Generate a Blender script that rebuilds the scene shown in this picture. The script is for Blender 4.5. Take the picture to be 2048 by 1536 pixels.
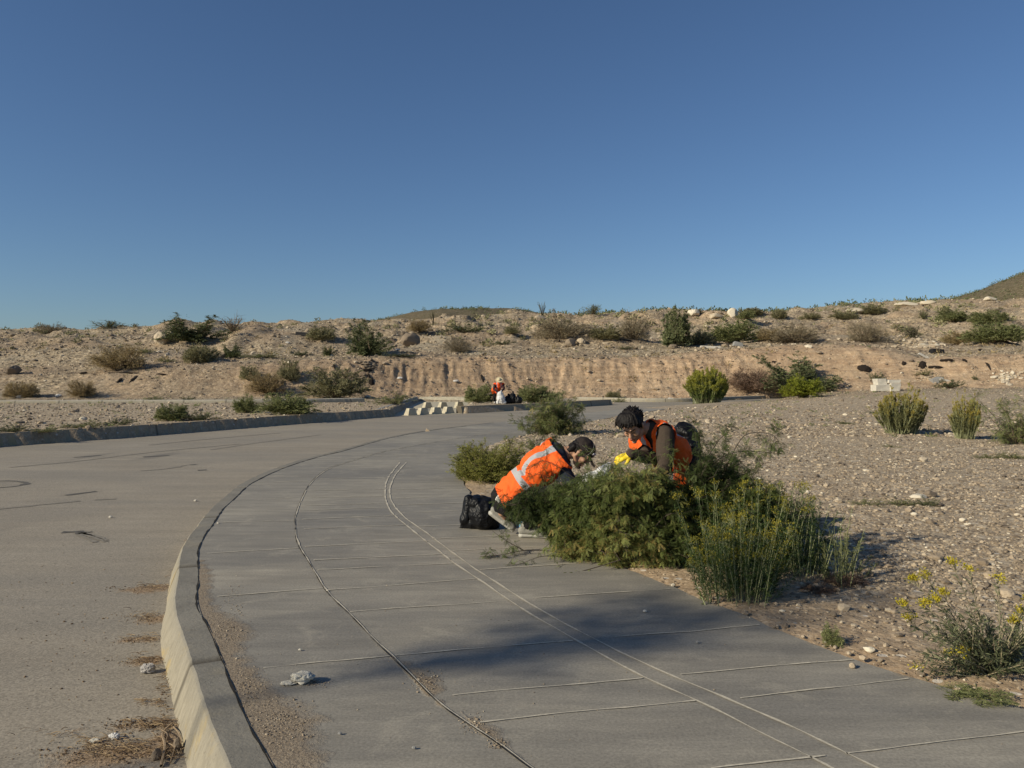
import bpy, bmesh, math, random
import numpy as np
from mathutils import Vector, Matrix, Quaternion

for o in list(bpy.data.objects): bpy.data.objects.remove(o)
SC = bpy.context.scene
COL = SC.collection

# ------------------------------------------------------------------ camera
HC, HY, F = 1.35, 753.0, 1540.0          # eye height, horizon row and focal length (2048 px wide photo)
cam = bpy.data.cameras.new('camera'); cam_o = bpy.data.objects.new('camera', cam); COL.objects.link(cam_o)
cam_o.location = (0, 0, HC); cam_o.rotation_euler = (math.radians(90), 0, 0)
cam.sensor_width = 36; cam.lens = 36*F/2048; cam.shift_y = (HY-768)/2048
cam.clip_start = 0.05; cam.clip_end = 6000
SC.camera = cam_o

# ------------------------------------------------------------------ sky and sun
SUN_EL = math.radians(27); TH = math.radians(27)      # sun to the left, somewhat behind the camera
to_sun = Vector((-math.cos(TH)*math.cos(SUN_EL), -math.sin(TH)*math.cos(SUN_EL), math.sin(SUN_EL)))
w = bpy.data.worlds.new("World"); SC.world = w; w.use_nodes = True
nt = w.node_tree; bg = nt.nodes['Background']
sky = nt.nodes.new('ShaderNodeTexSky'); sky.sky_type = 'NISHITA'; sky.sun_disc = False
sky.sun_elevation = SUN_EL
sky.sun_rotation = math.atan2(to_sun.x, to_sun.y)
sky.altitude = 300; sky.air_density = 1.0; sky.dust_density = 0.6; sky.ozone_density = 3.0
tn = nt.nodes.new('ShaderNodeMix'); tn.data_type = 'RGBA'; tn.blend_type = 'MULTIPLY'; tn.inputs[0].default_value = 1
nt.links.new(sky.outputs[0], tn.inputs[6]); tn.inputs[7].default_value = (.69, .81, .945, 1)      # deep clear autumn blue
nt.links.new(tn.outputs[2], bg.inputs[0]); bg.inputs[1].default_value = 0.089
sl = bpy.data.lights.new('sun', 'SUN'); sl.energy = 5.0; sl.angle = math.radians(0.53); sl.color = (1.0, 0.90, 0.70)
so = bpy.data.objects.new('sun', sl); COL.objects.link(so)
so.rotation_euler = to_sun.to_track_quat('Z', 'Y').to_euler(); so.location = (-20, -10, 20)
SC.view_settings.view_transform = 'Standard'; SC.view_settings.look = 'None'
SC.view_settings.exposure = 0.0; SC.view_settings.gamma = 1.0
SC.render.engine = 'CYCLES'
SC.cycles.max_bounces = 5

# ------------------------------------------------------------------ helpers
rng = np.random.default_rng(7)
def P(px, py, Y):
    return Vector(((px-1024)*Y/F, Y, HC-(py-HY)*Y/F))
def G(px, py, z=0.0):
    Y = (HC-z)*F/(py-HY); return ((px-1024)*Y/F, Y)

def mesh_obj(name, V, faces, mats, parent=None, attrs=None, smooth=False, midx=None):
    """V (n,3); faces: list of (k,m) int arrays; attrs: {name: per-vertex float array}"""
    me = bpy.data.meshes.new(name)
    V = np.asarray(V, dtype=np.float32)
    if not isinstance(faces, (list, tuple)): faces = [faces]
    faces = [np.asarray(f, dtype=np.int32) for f in faces if len(f)]
    me.vertices.add(len(V)); me.vertices.foreach_set('co', V.ravel())
    nl = sum(f.size for f in faces); nf = sum(len(f) for f in faces)
    me.loops.add(nl); me.loops.foreach_set('vertex_index', np.concatenate([f.ravel() for f in faces]))
    me.polygons.add(nf)
    tot = np.concatenate([np.full(len(f), f.shape[1], dtype=np.int32) for f in faces])
    st = np.concatenate([[0], np.cumsum(tot)[:-1]]).astype(np.int32)
    me.polygons.foreach_set('loop_start', st); me.polygons.foreach_set('loop_total', tot)
    me.update(calc_edges=True); me.validate()
    if attrs:
        for k, a in attrs.items():
            at = me.attributes.new(k, 'FLOAT', 'POINT'); at.data.foreach_set('value', np.asarray(a, dtype=np.float32))
    if not isinstance(mats, (list, tuple)): mats = [mats]
    for m in mats: me.materials.append(m)
    if midx is not None: me.polygons.foreach_set('material_index', np.asarray(midx, dtype=np.int32))
    me.polygons.foreach_set('use_smooth', np.full(nf, bool(smooth)))
    o = bpy.data.objects.new(name, me); COL.objects.link(o)
    if parent: o.parent = parent
    return o
def tag(o, label=None, cat=None, group=None, kind=None):
    if label: o['label'] = label
    if cat: o['category'] = cat
    if group: o['group'] = group
    if kind: o['kind'] = kind
    return o
def empty(name, loc, rz=0, sc=(1, 1, 1)):
    o = bpy.data.objects.new(name, None); COL.objects.link(o); o.empty_display_size = .1
    o.location = loc; o.rotation_euler = (0, 0, rz); o.scale = sc
    return o
def copy_tree(o, parent=None):
    c = o.copy(); COL.objects.link(c); c.parent = parent
    for ch in list(o.children):
        if ch.name.startswith('_'): continue
        copy_tree(ch, c)
    return c

# value noise
def _h(ix, iy, iz, seed):
    n = (ix.astype(np.int64)*374761393 + iy.astype(np.int64)*668265263 + iz.astype(np.int64)*2147483647 + seed*1274126177) & 0xffffffff
    n = ((n ^ (n >> 13))*1274126177) & 0xffffffff
    n = ((n ^ (n >> 15))*2246822519) & 0xffffffff
    return ((n ^ (n >> 16)) & 0xffffff)/float(0xffffff)
def vnoise(x, y, z=0.0, seed=0):
    x = np.asarray(x, float); y = np.asarray(y, float)+np.zeros_like(x); z = np.zeros_like(x)+z
    ix, iy, iz = np.floor(x), np.floor(y), np.floor(z); fx, fy, fz = x-ix, y-iy, z-iz
    fx = fx*fx*(3-2*fx); fy = fy*fy*(3-2*fy); fz = fz*fz*(3-2*fz)
    r = 0
    for dz in (0, 1):
        for dy in (0, 1):
            for dx in (0, 1):
                wgt = (fx if dx else 1-fx)*(fy if dy else 1-fy)*(fz if dz else 1-fz)
                r = r+wgt*_h(ix+dx, iy+dy, iz+dz, seed)
    return r*2-1
def fbm(x, y, z=0.0, oct=4, seed=0, lac=2.03, gain=.5):
    r = 0; a = 1; s = 0
    for i in range(oct):
        r = r+a*vnoise(x*lac**i, y*lac**i, z*lac**i if not np.isscalar(z) else z*lac**i, seed+i); s += a; a *= gain
    return r/s
def smooth01(t): t = np.clip(t, 0, 1); return t*t*(3-2*t)

def catmull(pts, n=12):
    pts = [np.array(p, float) for p in pts]; pts = [2*pts[0]-pts[1]]+pts+[2*pts[-1]-pts[-2]]
    out = []
    for i in range(1, len(pts)-2):
        p0, p1, p2, p3 = pts[i-1:i+3]
        for k in range(n):
            t = k/n
            out.append(.5*((2*p1)+(-p0+p2)*t+(2*p0-5*p1+4*p2-p3)*t*t+(-p0+3*p1-3*p2+p3)*t**3))
    out.append(pts[-2]); return np.array(out)
def resample(c, step):
    d = np.r_[0, np.cumsum(np.linalg.norm(np.diff(c, axis=0), axis=1))]
    n = max(2, int(d[-1]/step)+1); t = np.linspace(0, d[-1], n)
    return np.stack([np.interp(t, d, c[:, k]) for k in range(c.shape[1])], 1)
def normals2(c):
    t = np.gradient(c, axis=0); t /= np.linalg.norm(t, axis=1)[:, None]+1e-9
    return np.stack([-t[:, 1], t[:, 0]], 1)          # left of the direction of travel
def inside(poly, x, y):
    x = np.asarray(x); y = np.asarray(y); r = np.zeros(x.shape, bool); n = len(poly)
    for i in range(n):
        x0, y0 = poly[i]; x1, y1 = poly[(i+1) % n]
        if y0 == y1: continue
        c = ((y0 > y) != (y1 > y)) & (x < (x1-x0)*(y-y0)/(y1-y0)+x0)
        r ^= c
    return r

# ------------------------------------------------------------------ materials
def mat(name):
    m = bpy.data.materials.new(name); m.use_nodes = True; t = m.node_tree
    return m, t, t.nodes['Principled BSDF']
class N:
    def __init__(s, t): s.t = t
    def new(s, ty, **kw):
        n = s.t.nodes.new(ty)
        for k, v in kw.items(): setattr(n, k, v)
        return n
    def l(s, a, b): s.t.links.new(a, b)
    def put(s, sock, v):
        if hasattr(v, 'is_linked') or hasattr(v, 'node'): s.l(v, sock)
        else: sock.default_value = v
    def obj(s): return s.new('ShaderNodeTexCoord').outputs['Object']
    def geo(s): return s.new('ShaderNodeNewGeometry').outputs['Position']
    def mapping(s, vec, sc=(1, 1, 1), rot=(0, 0, 0)):
        n = s.new('ShaderNodeMapping'); s.l(vec, n.inputs[0]); n.inputs['Scale'].default_value = sc; n.inputs['Rotation'].default_value = rot
        return n.outputs[0]
    def noise(s, vec, scale, detail=4, rough=.6, dist=0):
        n = s.new('ShaderNodeTexNoise'); s.l(vec, n.inputs['Vector']); n.inputs['Scale'].default_value = scale
        n.inputs['Detail'].default_value = detail; n.inputs['Roughness'].default_value = rough; n.inputs['Distortion'].default_value = dist
        return n.outputs['Fac']
    def voro(s, vec, scale, out='Color', feature='F1'):
        n = s.new('ShaderNodeTexVoronoi', feature=feature); s.l(vec, n.inputs['Vector']); n.inputs['Scale'].default_value = scale
        return n.outputs[out]
    def ramp(s, fac, stops, interp='LINEAR'):
        n = s.new('ShaderNodeValToRGB'); s.l(fac, n.inputs[0]); e = n.color_ramp; e.interpolation = interp
        while len(e.elements) < len(stops): e.elements.new(.5)
        for el, (p, c) in zip(e.elements, stops):
            el.position = p; el.color = (c, c, c, 1) if not isinstance(c, tuple) else (*c, 1)
        return n.outputs[0]
    def mix(s, fac, a, b, blend='MIX'):
        n = s.new('ShaderNodeMix', data_type='RGBA', blend_type=blend)
        s.put(n.inputs[0], fac)
        for k, v in ((6, a), (7, b)):
            if isinstance(v, tuple): v = (*v, 1) if len(v) == 3 else v
            s.put(n.inputs[k], v)
        return n.outputs[2]
    def m(s, op, a, b=0.0, c=None, clamp=False):
        n = s.new('ShaderNodeMath', operation=op, use_clamp=clamp); s.put(n.inputs[0], a); s.put(n.inputs[1], b)
        if c is not None: s.put(n.inputs[2], c)
        return n.outputs[0]
    def attr(s, name): return s.new('ShaderNodeAttribute', attribute_name=name).outputs['Fac']
    def bump(s, h, strength, dist, bsdf, prev=None):
        n = s.new('ShaderNodeBump'); s.l(h, n.inputs['Height']); n.inputs['Strength'].default_value = strength; n.inputs['Distance'].default_value = dist
        if prev is not None: s.l(prev, n.inputs['Normal'])
        if bsdf: s.l(n.outputs[0], bsdf.inputs['Normal'])
        return n.outputs[0]

def simple(name, col, rough=.7, var=.25, scale=20, bump=.2, bdist=.004, spec=.3, coat=0):
    m, t, b = mat(name); n = N(t); o = n.obj()
    f = n.noise(o, scale, 5, .65)
    c2 = tuple(min(1, c*(1+var)) for c in col); c1 = tuple(c*(1-var) for c in col)
    n.l(n.ramp(f, [(.3, c1), (.7, c2)]), b.inputs['Base Color'])
    b.inputs['Roughness'].default_value = rough; b.inputs['Specular IOR Level'].default_value = spec
    if bump: n.bump(n.noise(o, scale*3, 4, .6), bump, bdist, b)
    return m

def leafmat(name, stops, trans=.25, rough=.6, tipcol=None):
    """colour picked per leaf by 'tint'; tip colour where the plant itself is yellow (attribute 'tip')"""
    m, t, b = mat(name); n = N(t)
    c = n.ramp(n.attr('tint'), stops)
    if tipcol: c = n.mix(n.attr('tip'), c, tipcol)
    n.l(c, b.inputs['Base Color']); b.inputs['Roughness'].default_value = rough; b.inputs['Specular IOR Level'].default_value = .25
    tr = n.new('ShaderNodeBsdfTranslucent'); n.l(c, tr.inputs[0])
    mx = n.new('ShaderNodeMixShader'); mx.inputs[0].default_value = trans
    n.l(b.outputs[0], mx.inputs[1]); n.l(tr.outputs[0], mx.inputs[2])
    n.l(mx.outputs[0], t.nodes['Material Output'].inputs[0])
    return m
# ------------------------------------------------------------------ lines of the pavement, measured on the ground
crack_px = [(600,1640),(542,1536),(480,1409),(439,1310),(414,1252),(393,1208),(397,1157),(399,1092),(426,1049),(447,1018),(476,991),(505,966),(571,935),(637,914),(687,902),(780,876),(855,862),(925,853),(992,845),(1070,836),(1150,828),(1240,819),(1330,811),(1450,803),(1570,797)]
KERB = catmull([G(x, y) for x, y in crack_px], 6)
KERB = np.vstack([KERB[0]+(KERB[0]-KERB[1])*8, KERB])
KERB = resample(KERB, .08)
panel_px = [(1180,1620),(1057,1536),(980,1479),(881,1412),(816,1347),(781,1312),(746,1280),(700,1231),(650,1181),(621,1132),(596,1090),(590,1055),(594,1020),(621,966),(658,937),(700,923),(770,903),(850,888),(930,875),(1010,864),(1080,856)]
d1_px = [(1800,1620),(1690,1550),(1530,1470),(1400,1405),(1280,1350),(1150,1280),(1040,1215),(960,1160),(900,1120),(830,1065),(783,1024),(770,988),(777,955),(800,925)]
d2_px = [(1880,1600),(1750,1536),(1600,1463),(1480,1410),(1350,1355),(1200,1285),(1080,1220),(1000,1170),(925,1120),(855,1068),(798,1024),(780,988),(788,955),(812,925)]
edge_px = [(2900,1620),(2400,1515),(2048,1417),(1900,1376),(1800,1347),(1700,1314),(1600,1276),(1520,1246),(1400,1195),(1280,1148),(1150,1096),(1040,1048),(975,1010),(940,985),(922,958),(925,930),(960,903),(1015,880),(1090,862),(1180,843),(1260,829),(1340,817)]
PANEL = resample(catmull([G(x, y) for x, y in panel_px], 6), .04)
D1 = resample(catmull([G(x, y) for x, y in d1_px], 6), .05)
D2 = resample(catmull([G(x, y) for x, y in d2_px], 6), .05)
EDGE = resample(catmull([G(x, y) for x, y in edge_px], 6), .08)
EDGE = np.vstack([EDGE[0]+(EDGE[0]-EDGE[1])/np.linalg.norm(EDGE[0]-EDGE[1])*4, EDGE])
ZR = -0.20
far_px = [(-700,965),(-300,920),(0,893),(250,875),(500,855),(640,844),(790,832.5)]
gap_px = [(790,832.5),(925,827)]
med_px = [(925,827),(1000,823),(1080,819),(1160,814),(1225,810)]
FARK = resample(catmull([G(x, y, ZR) for x, y in far_px], 8), .15)
MEDK = resample(catmull([G(x, y, ZR) for x, y in med_px], 8), .1)
ROADPOLY = [tuple(p) for p in FARK]+[tuple(p) for p in MEDK]+[G(x, y, ZR) for x, y in [(1226,809),(1228,806),(1300,805.5),(1400,804),(1500,798.5),(1560,796.5),(1640,796.3)]]
ROADPOLY += [tuple(p) for p in KERB[::-1][::6]]+[(-60, -2)]
ROADPOLY = np.array(ROADPOLY)
PAVPOLY = np.vstack([KERB[::4], EDGE[::-1][::4]])
# drainage channel behind the concrete blocks, a sunken bay
BAY = np.array([G(780, 833, ZR), G(925, 827.5, ZR), G(945, 812, ZR), G(935, 803.5, ZR), G(838, 803.5, ZR)])

# ------------------------------------------------------------------ terrain heights
cpx = np.array([-700,-300,0,250,500,700,900,1100,1300,1450,1600,1720,1850,2048,2400,2900], float)
def col_(v): return np.array(v, float)
T = []   # (Y, py) rows from near to far
Y0 = col_([46,46,47,47,48,50,53,55,55,55,54,53,52,50,50,50]); p0 = col_([797,797,797,797,795,795,796,797,797,796,788,781,778,776,774,774])
Y1 = Y0+col_([8,7,7,5,4,3.5,3.5,4,4,5,5,5,3.2,3.2,3,3]); p1 = col_([750,750,747,742,727,717,713,717,715,700,690,689,717,707,700,700])
Y2 = Y1+col_([8,8,8,9,9,10,11,12,12,10,9,9,11,12,12,12]); p2 = col_([708,708,706,704,709,708,701,684,681,686,688,689,690,689,686,686])
Y2b = Y2+5; z2b = -0.5
Y3 = Y2+22; p3 = col_([684,684,682,674,669,665,660,651,641,644,655,650,641,640,630,630])
Y4 = Y3+34; p4 = col_([671,671,669,658,652,647,641,636,629,627,624,616,610,604,596,590])
zz = lambda Y, p: HC-(p-HY)*Y/F
ROWS = [(np.full(16, 44.)*0+Y0-3, zz(Y0, p0)), (Y0, zz(Y0, p0)), (Y1, zz(Y1, p1)), (Y2, zz(Y2, p2)), (Y2b, zz(Y2, p2)+z2b), (Y3, zz(Y3, p3)), (Y4, zz(Y4, p4)), (Y4+60, zz(Y4, p4)-2.0)]
h_px = np.array([-3000,-700,-200,0,300,600,720,800,880,960,1050,1120,1200,1400,1600,1750,1830,1900,1960,2048,2150,2400,2900,4000], float)
h_py = np.array([700,690,672,669,672,670,648,632,620,620,628,638,645,645,640,624,612,603,586,552,505,440,420,440], float)
Z_T0 = zz(Y0, p0)
def lot_z(x, y):
    """level of the gravel lot before the slopes"""
    z = .02*fbm(x*.5, y*.5, 0, 4, 3)+.012*fbm(x*3, y*3, 0, 3, 9)
    px = 1024+F*x/np.maximum(y, 1)
    far = smooth01((y-31)/15)
    tgt = np.interp(px, cpx, Z_T0)
    z = z+far*tgt*np.where(y > 8, 1, 0)+far*.08*fbm(x*.25, y*.25, 0, 4, 21)
    z = z+.10*np.exp(-((x+.5)/3.5)**2-((y-37.6)/1.9)**2)
    left = smooth01((-x+1-.0*y)/3)*(y > 12)
    z = z+.07*left*smooth01((40-y)/5)
    return z
def terr(x, y):
    x = np.asarray(x, float); y = np.asarray(y, float)
    yy = np.maximum(y, 1.0); px = 1024+F*x/yy
    xw = x+1.6*fbm(x*.23, y*.1, 0, 3, 5)+.12*(y-50)*vnoise(x*.15, y*0, 0, 6)
    gul = (.12+.88*np.clip(.5+1.1*vnoise(x*.17, y*0+9, 0, 8), 0, 1))*.50*(np.abs(fbm(xw*1.15, y*.10, 0, 3, 31, gain=.6))**.55-.42)+.20*vnoise(xw*3.3, y*.5, 0, 33)+1.5*fbm(x*.13, y*0+3, 0, 3, 35)+.10*vnoise(x*6, y*2, 0, 36)
    gamp = np.interp(px, [0, 400, 700, 800, 1450, 1600, 2048], [.5, .5, .7, 1, 1, .6, 1.1])
    zl = lot_z(x, y)
    r = [(np.interp(px, cpx, a), np.interp(px, cpx, b)) for a, b in ROWS]
    z = np.where(y < r[0][0], zl, r[1][1])
    # foot of the scarp
    t = (y-r[0][0])/3.0; z = np.where((y >= r[0][0]), zl*(1-smooth01(t))+r[1][1]*smooth01(t), zl)
    ta = (y-r[1][0]-gul*gamp*.55)/(r[2][0]-r[1][0])
    S = np.interp(ta, [-.15, 0, .3, .5, .75, .92, 1.1], [0, .04, .26, .5, .84, .95, 1.0])
    z = np.where(y > r[0][0]+1, z+(r[2][1]-r[1][1])*S, z)
    t2 = (y-r[2][0])/(r[3][0]-r[2][0]); z = z+np.where(t2 > 0, (r[3][1]-r[2][1])*smooth01(np.clip(t2, 0, 1)*.95+.05)*1.0, 0)
    t3 = (y-r[3][0])/5; z = z+np.where(t3 > 0, (r[4][1]-r[3][1])*smooth01(t3), 0)
    t4 = (y-r[4][0])/(r[5][0]-r[4][0]); z = z+np.where(t4 > 0, (r[5][1]-r[4][1])*smooth01(t4), 0)
    t5 = (y-r[5][0])/(r[6][0]-r[5][0]); z = z+np.where(t5 > 0, (r[6][1]-r[5][1])*smooth01(t5), 0)
    t6 = (y-r[6][0])/50; z = z+np.where(t6 > 0, (r[7][1]-r[6][1])*smooth01(t6), 0)
    rough = smooth01((y-r[1][0])/4)
    z = z+rough*(.20*fbm(x*.55, y*.55, 0, 6, 41, gain=.62)+.10*fbm(x*2.2, y*2.2, 0, 3, 47, gain=.85))
    z = z+smooth01((y-r[0][0])/1.5)*(1-smooth01((y-r[2][0])/2))*.17*fbm(x*1.1, y*1.1, 0, 5, 43, gain=.78)
    m3 = smooth01((y-r[2][0]-2)/14)*(1-.8*smooth01((y-r[6][0]+8)/12))
    z = z+m3*(.75*fbm(x*.16, y*.2, 0, 6, 55, gain=.58)+np.interp(px, [200, 700, 950], [.7, .9, 1.5])*np.maximum(0, vnoise(x*.12+3, y*.13, 0, 57)-.05)+.9*np.maximum(0, vnoise(x*.3, y*.3, 0, 59)-.1))
    zs = z/.9+.5*fbm(x*.1, y*.1, 0, 3, 61); fl = np.floor(zs); st_ = (fl+smooth01((zs-fl-.5)/.35)*.999-zs)*.9; z = z+m3*.45*st_*smooth01(vnoise(x*.07, y*.07, 0, 63)*2+.6)
    # far hills
    hz = HC-(np.interp(px, h_px, h_py)-HY)*420/F
    th = smooth01((y-210)/210); z = z*(1-th)+hz*th
    z = z+smooth01((y-250)/100)*(2.2*fbm(x*.03, y*.03, 0, 4, 71))
    z = z-np.maximum(0, y-430)*.12
    return z
def inroad(x, y): return inside(ROADPOLY, x, y)
def groundz(x, y):
    x = np.asarray(x, float); y = np.asarray(y, float)
    z = terr(x, y)
    r = inroad(x, y); z = np.where(r, -.34, z)
    b = inside(BAY, x, y); z = np.where(b, -.34, z)
    p = inside(PAVPOLY, x, y) & ~r; z = np.where(p, -.03, z)
    return z
def hit(px, py, ymin=8):
    """where the line of sight through a photo point meets the terrain"""
    Y = ymin*1.003**np.arange(1400); Y = Y[Y < 500]
    zt = terr((px-1024)*Y/F, Y); below = zt >= HC-(py-HY)*Y/F
    i = int(np.argmax(below)) if below.any() else len(Y)-1
    Y = float(Y[i]); x = (px-1024)*Y/F; return x, Y, float(zt[i])

# ------------------------------------------------------------------ ground materials
def ground_material():
    m, t, b = mat('gravel ground'); n = N(t); p = n.geo()
    big = n.noise(p, .35, 5, .6); mid = n.noise(p, 2.2, 5, .65); fine = n.noise(p, 45, 4, .7)
    v1 = n.voro(p, 26); v2 = n.voro(p, 9); v3 = n.voro(p, 60)
    g1 = n.ramp(n.new('ShaderNodeSeparateColor').outputs[0], [(0, (0, 0, 0)), (1, (1, 1, 1))])
    def cell(v, stops):
        s = n.new('ShaderNodeSeparateColor'); n.l(v, s.inputs[0]); return n.ramp(s.outputs[0], stops)
    stones = [(0, (.15, .115, .082)), (.3, (.30, .235, .162)), (.6, (.40, .315, .215)), (.85, (.50, .41, .29)), (1, (.68, .60, .46))]
    c1 = cell(v1, stones); c2 = cell(v2, stones); c3 = cell(v3, stones)
    gravel = n.mix(.35, n.mix(.45, c1, c3), c2)
    soil = n.mix(mid, (.33, .22, .13), (.43, .31, .195))
    soil = n.mix(.25, soil, c3)
    # stone cover: dense on the flats, thin on the bare scarps
    geo = n.new('ShaderNodeNewGeometry'); sep = n.new('ShaderNodeSeparateXYZ'); n.l(geo.outputs['Normal'], sep.inputs[0])
    steep = n.ramp(sep.outputs[2], [(.62, 1.0), (.93, 0.0)])
    bare = n.attr('bare')
    cover = n.m('MAXIMUM', n.m('MULTIPLY', steep, .85), bare)
    cover = n.m('ADD', cover, n.m('MULTIPLY', n.m('SUBTRACT', mid, .5), .9), clamp=True)
    cover = n.m('ADD', cover, n.m('MULTIPLY', n.m('SUBTRACT', big, .55), .8), clamp=True)
    c = n.mix(cover, gravel, soil)
    c = n.mix(n.m('MULTIPLY', n.attr('cliff'), .75), c, n.mix(n.noise(n.mapping(p, (1.2, 1.2, .25)), 2.5, 5, .6), (.48, .335, .21), (.66, .48, .315)))
    c = n.mix(n.m('MULTIPLY', n.m('MULTIPLY', n.attr('cliff'), .55), n.ramp(n.noise(n.mapping(p, (.25, .25, 3.2)), 1.6, 5, .65), [(.42, 0.), (.6, 1.)])), c, (.30, .19, .115))
    fv = n.attr('far'); q1 = cell(n.voro(p, 5.5), [(0, (.35, .35, .35)), (.25, (.72, .72, .70)), (.7, (1.05, 1.04, 1.0)), (1, (1.5, 1.48, 1.42))]); q2 = cell(n.voro(p, 2.3), [(0, (.55, .55, .55)), (.4, (.95, .95, .95)), (1, (1.25, 1.25, 1.22))])
    nc = n.m('SUBTRACT', 1., n.m('MULTIPLY', n.attr('cliff'), .6)); fv = n.m('MULTIPLY', fv, nc)
    c = n.mix(n.m('MULTIPLY', fv, .8), c, n.mix(1., c, q1, 'MULTIPLY')); c = n.mix(n.m('MULTIPLY', fv, .5), c, n.mix(1., c, q2, 'MULTIPLY'))
    bt = n.noise(p, .12, 5, .65); c = n.mix(n.m('MULTIPLY', fv, n.ramp(bt, [(.45, 0.), (.62, .55)])), c, (.30, .215, .145)); c = n.mix(n.m('MULTIPLY', fv, n.ramp(n.noise(p, .2, 4, .6), [(.55, 0.), (.7, .5)])), c, (.36, .33, .26))
    # scattered pale stones
    pale = n.voro(p, 14); s = n.new('ShaderNodeSeparateColor'); n.l(pale, s.inputs[0])
    dist = n.voro(p, 14, 'Distance'); pm = n.m('MULTIPLY', n.m('GREATER_THAN', s.outputs[1], .93), n.m('LESS_THAN', dist, .33))
    c = n.mix(n.m('MULTIPLY', pm, .75), c, (.62, .57, .49))
    c = n.mix(n.m('MULTIPLY', n.attr('scrub'), n.ramp(n.noise(p, .9, 6, .75), [(.42, 0.), (.52, 1.)])), c, (.06, .065, .035))
    c = n.mix(n.m('MULTIPLY', n.attr('scrub'), .6), c, (.135, .105, .06))
    n.l(c, b.inputs['Base Color']); b.inputs['Roughness'].default_value = .95; b.inputs['Specular IOR Level'].default_value = .15
    n_str = .6
    h = n.m('ADD', n.m('MULTIPLY', n.voro(p, 26, 'Distance'), -1.0), n.m('MULTIPLY', fine, .4))
    hb = n.m('MULTIPLY', n.noise(p, 1.3, 8, .8), n.attr('far')); a = n.bump(hb, n_str, .5, None)
    a = n.bump(n.m('MULTIPLY', n.voro(p, 9, 'Distance'), -1.), .4, .025, None, a)
    n.bump(h, .5, .010, b, a)
    return m
MG = ground_material()

def spacing(segs):
    out = [segs[0][0]]
    for a, b_, s in segs:
        n_ = max(1, int(round((b_-a)/s))); out += list(np.linspace(a, b_, n_+1)[1:])
    return np.array(out)
xs = spacing([(-700,-250,25),(-250,-110,5),(-110,-60,1.2),(-60,-30,.3),(-30,-16,.2),(-16,18,.13),(18,42,.25),(42,62,.3),(62,110,1.2),(110,250,5),(250,700,25)])
ys = spacing([(-30,0,5),(0,3,.5),(3,22,.13),(22,46,.16),(46,66,.17),(66,110,.4),(110,170,1.2),(170,460,6),(460,1200,60)])
XX, YY = np.meshgrid(xs, ys); ZZ = groundz(XX.ravel(), YY.ravel())
nx, ny = len(xs), len(ys)
I = (np.arange(ny-1)[:, None]*nx+np.arange(nx-1)[None, :]).ravel()
FQ = np.stack([I, I+1, I+nx+1, I+nx], 1)
Xr, Yr = XX.ravel(), YY.ravel(); pxr = 1024+F*Xr/np.maximum(Yr, 1)
bare = np.zeros(len(Xr))
def dist_to(curve, x, y, k=6):
    c = curve[::k]; d = np.full(x.shape, 1e9)
    for a in range(0, len(c), 1):
        d = np.minimum(d, (x-c[a, 0])**2+(y-c[a, 1])**2)
    return np.sqrt(d)
near = (Yr < 12) & (Xr > -4) & (Xr < 12)
dn = dist_to(EDGE, Xr[near], Yr[near], 3)
bare[near] = np.clip(1.1-dn/np.interp(Yr[near], [3.5, 5.5, 8], [.9, 1.5, .35])+.5*fbm(Xr[near]*1.6, Yr[near]*1.6, 0, 4, 88), 0, 1)*.95
r1 = np.interp(pxr, cpx, ROWS[1][0]); r2 = np.interp(pxr, cpx, ROWS[2][0])
cliff = smooth01((Yr-r1+2.)/1.5)*(1-smooth01((Yr-r2-.2)/1.2))*np.interp(pxr, [0, 180, 230, 330, 450, 520, 700, 800, 1900, 2100], [.1, .1, .5, .3, .2, .6, .5, 1, .95, .9])
cliff = np.clip(cliff+.25*fbm(Xr*.4, Yr*.4, 0, 3, 90)*(cliff > .05), 0, 1)
cliff = np.maximum(cliff, np.clip(1.3*fbm(Xr*.12, Yr*.12, 0, 3, 97)-.1, 0, .6)*smooth01((Yr-r2-6)/10)*(Yr < 200)*smooth01((pxr-900)/500))
scrub = smooth01((Yr-215)/60)
ground = mesh_obj('ground', np.stack([Xr, Yr, ZZ], 1), FQ, MG, attrs={'bare': bare, 'cliff': cliff, 'scrub': scrub, 'far': smooth01((Yr-38)/12)*.9+.1}, smooth=True)
tag(ground, 'stony desert lot rising into eroded tan earth banks and low hills', 'ground', kind='structure')

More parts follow.
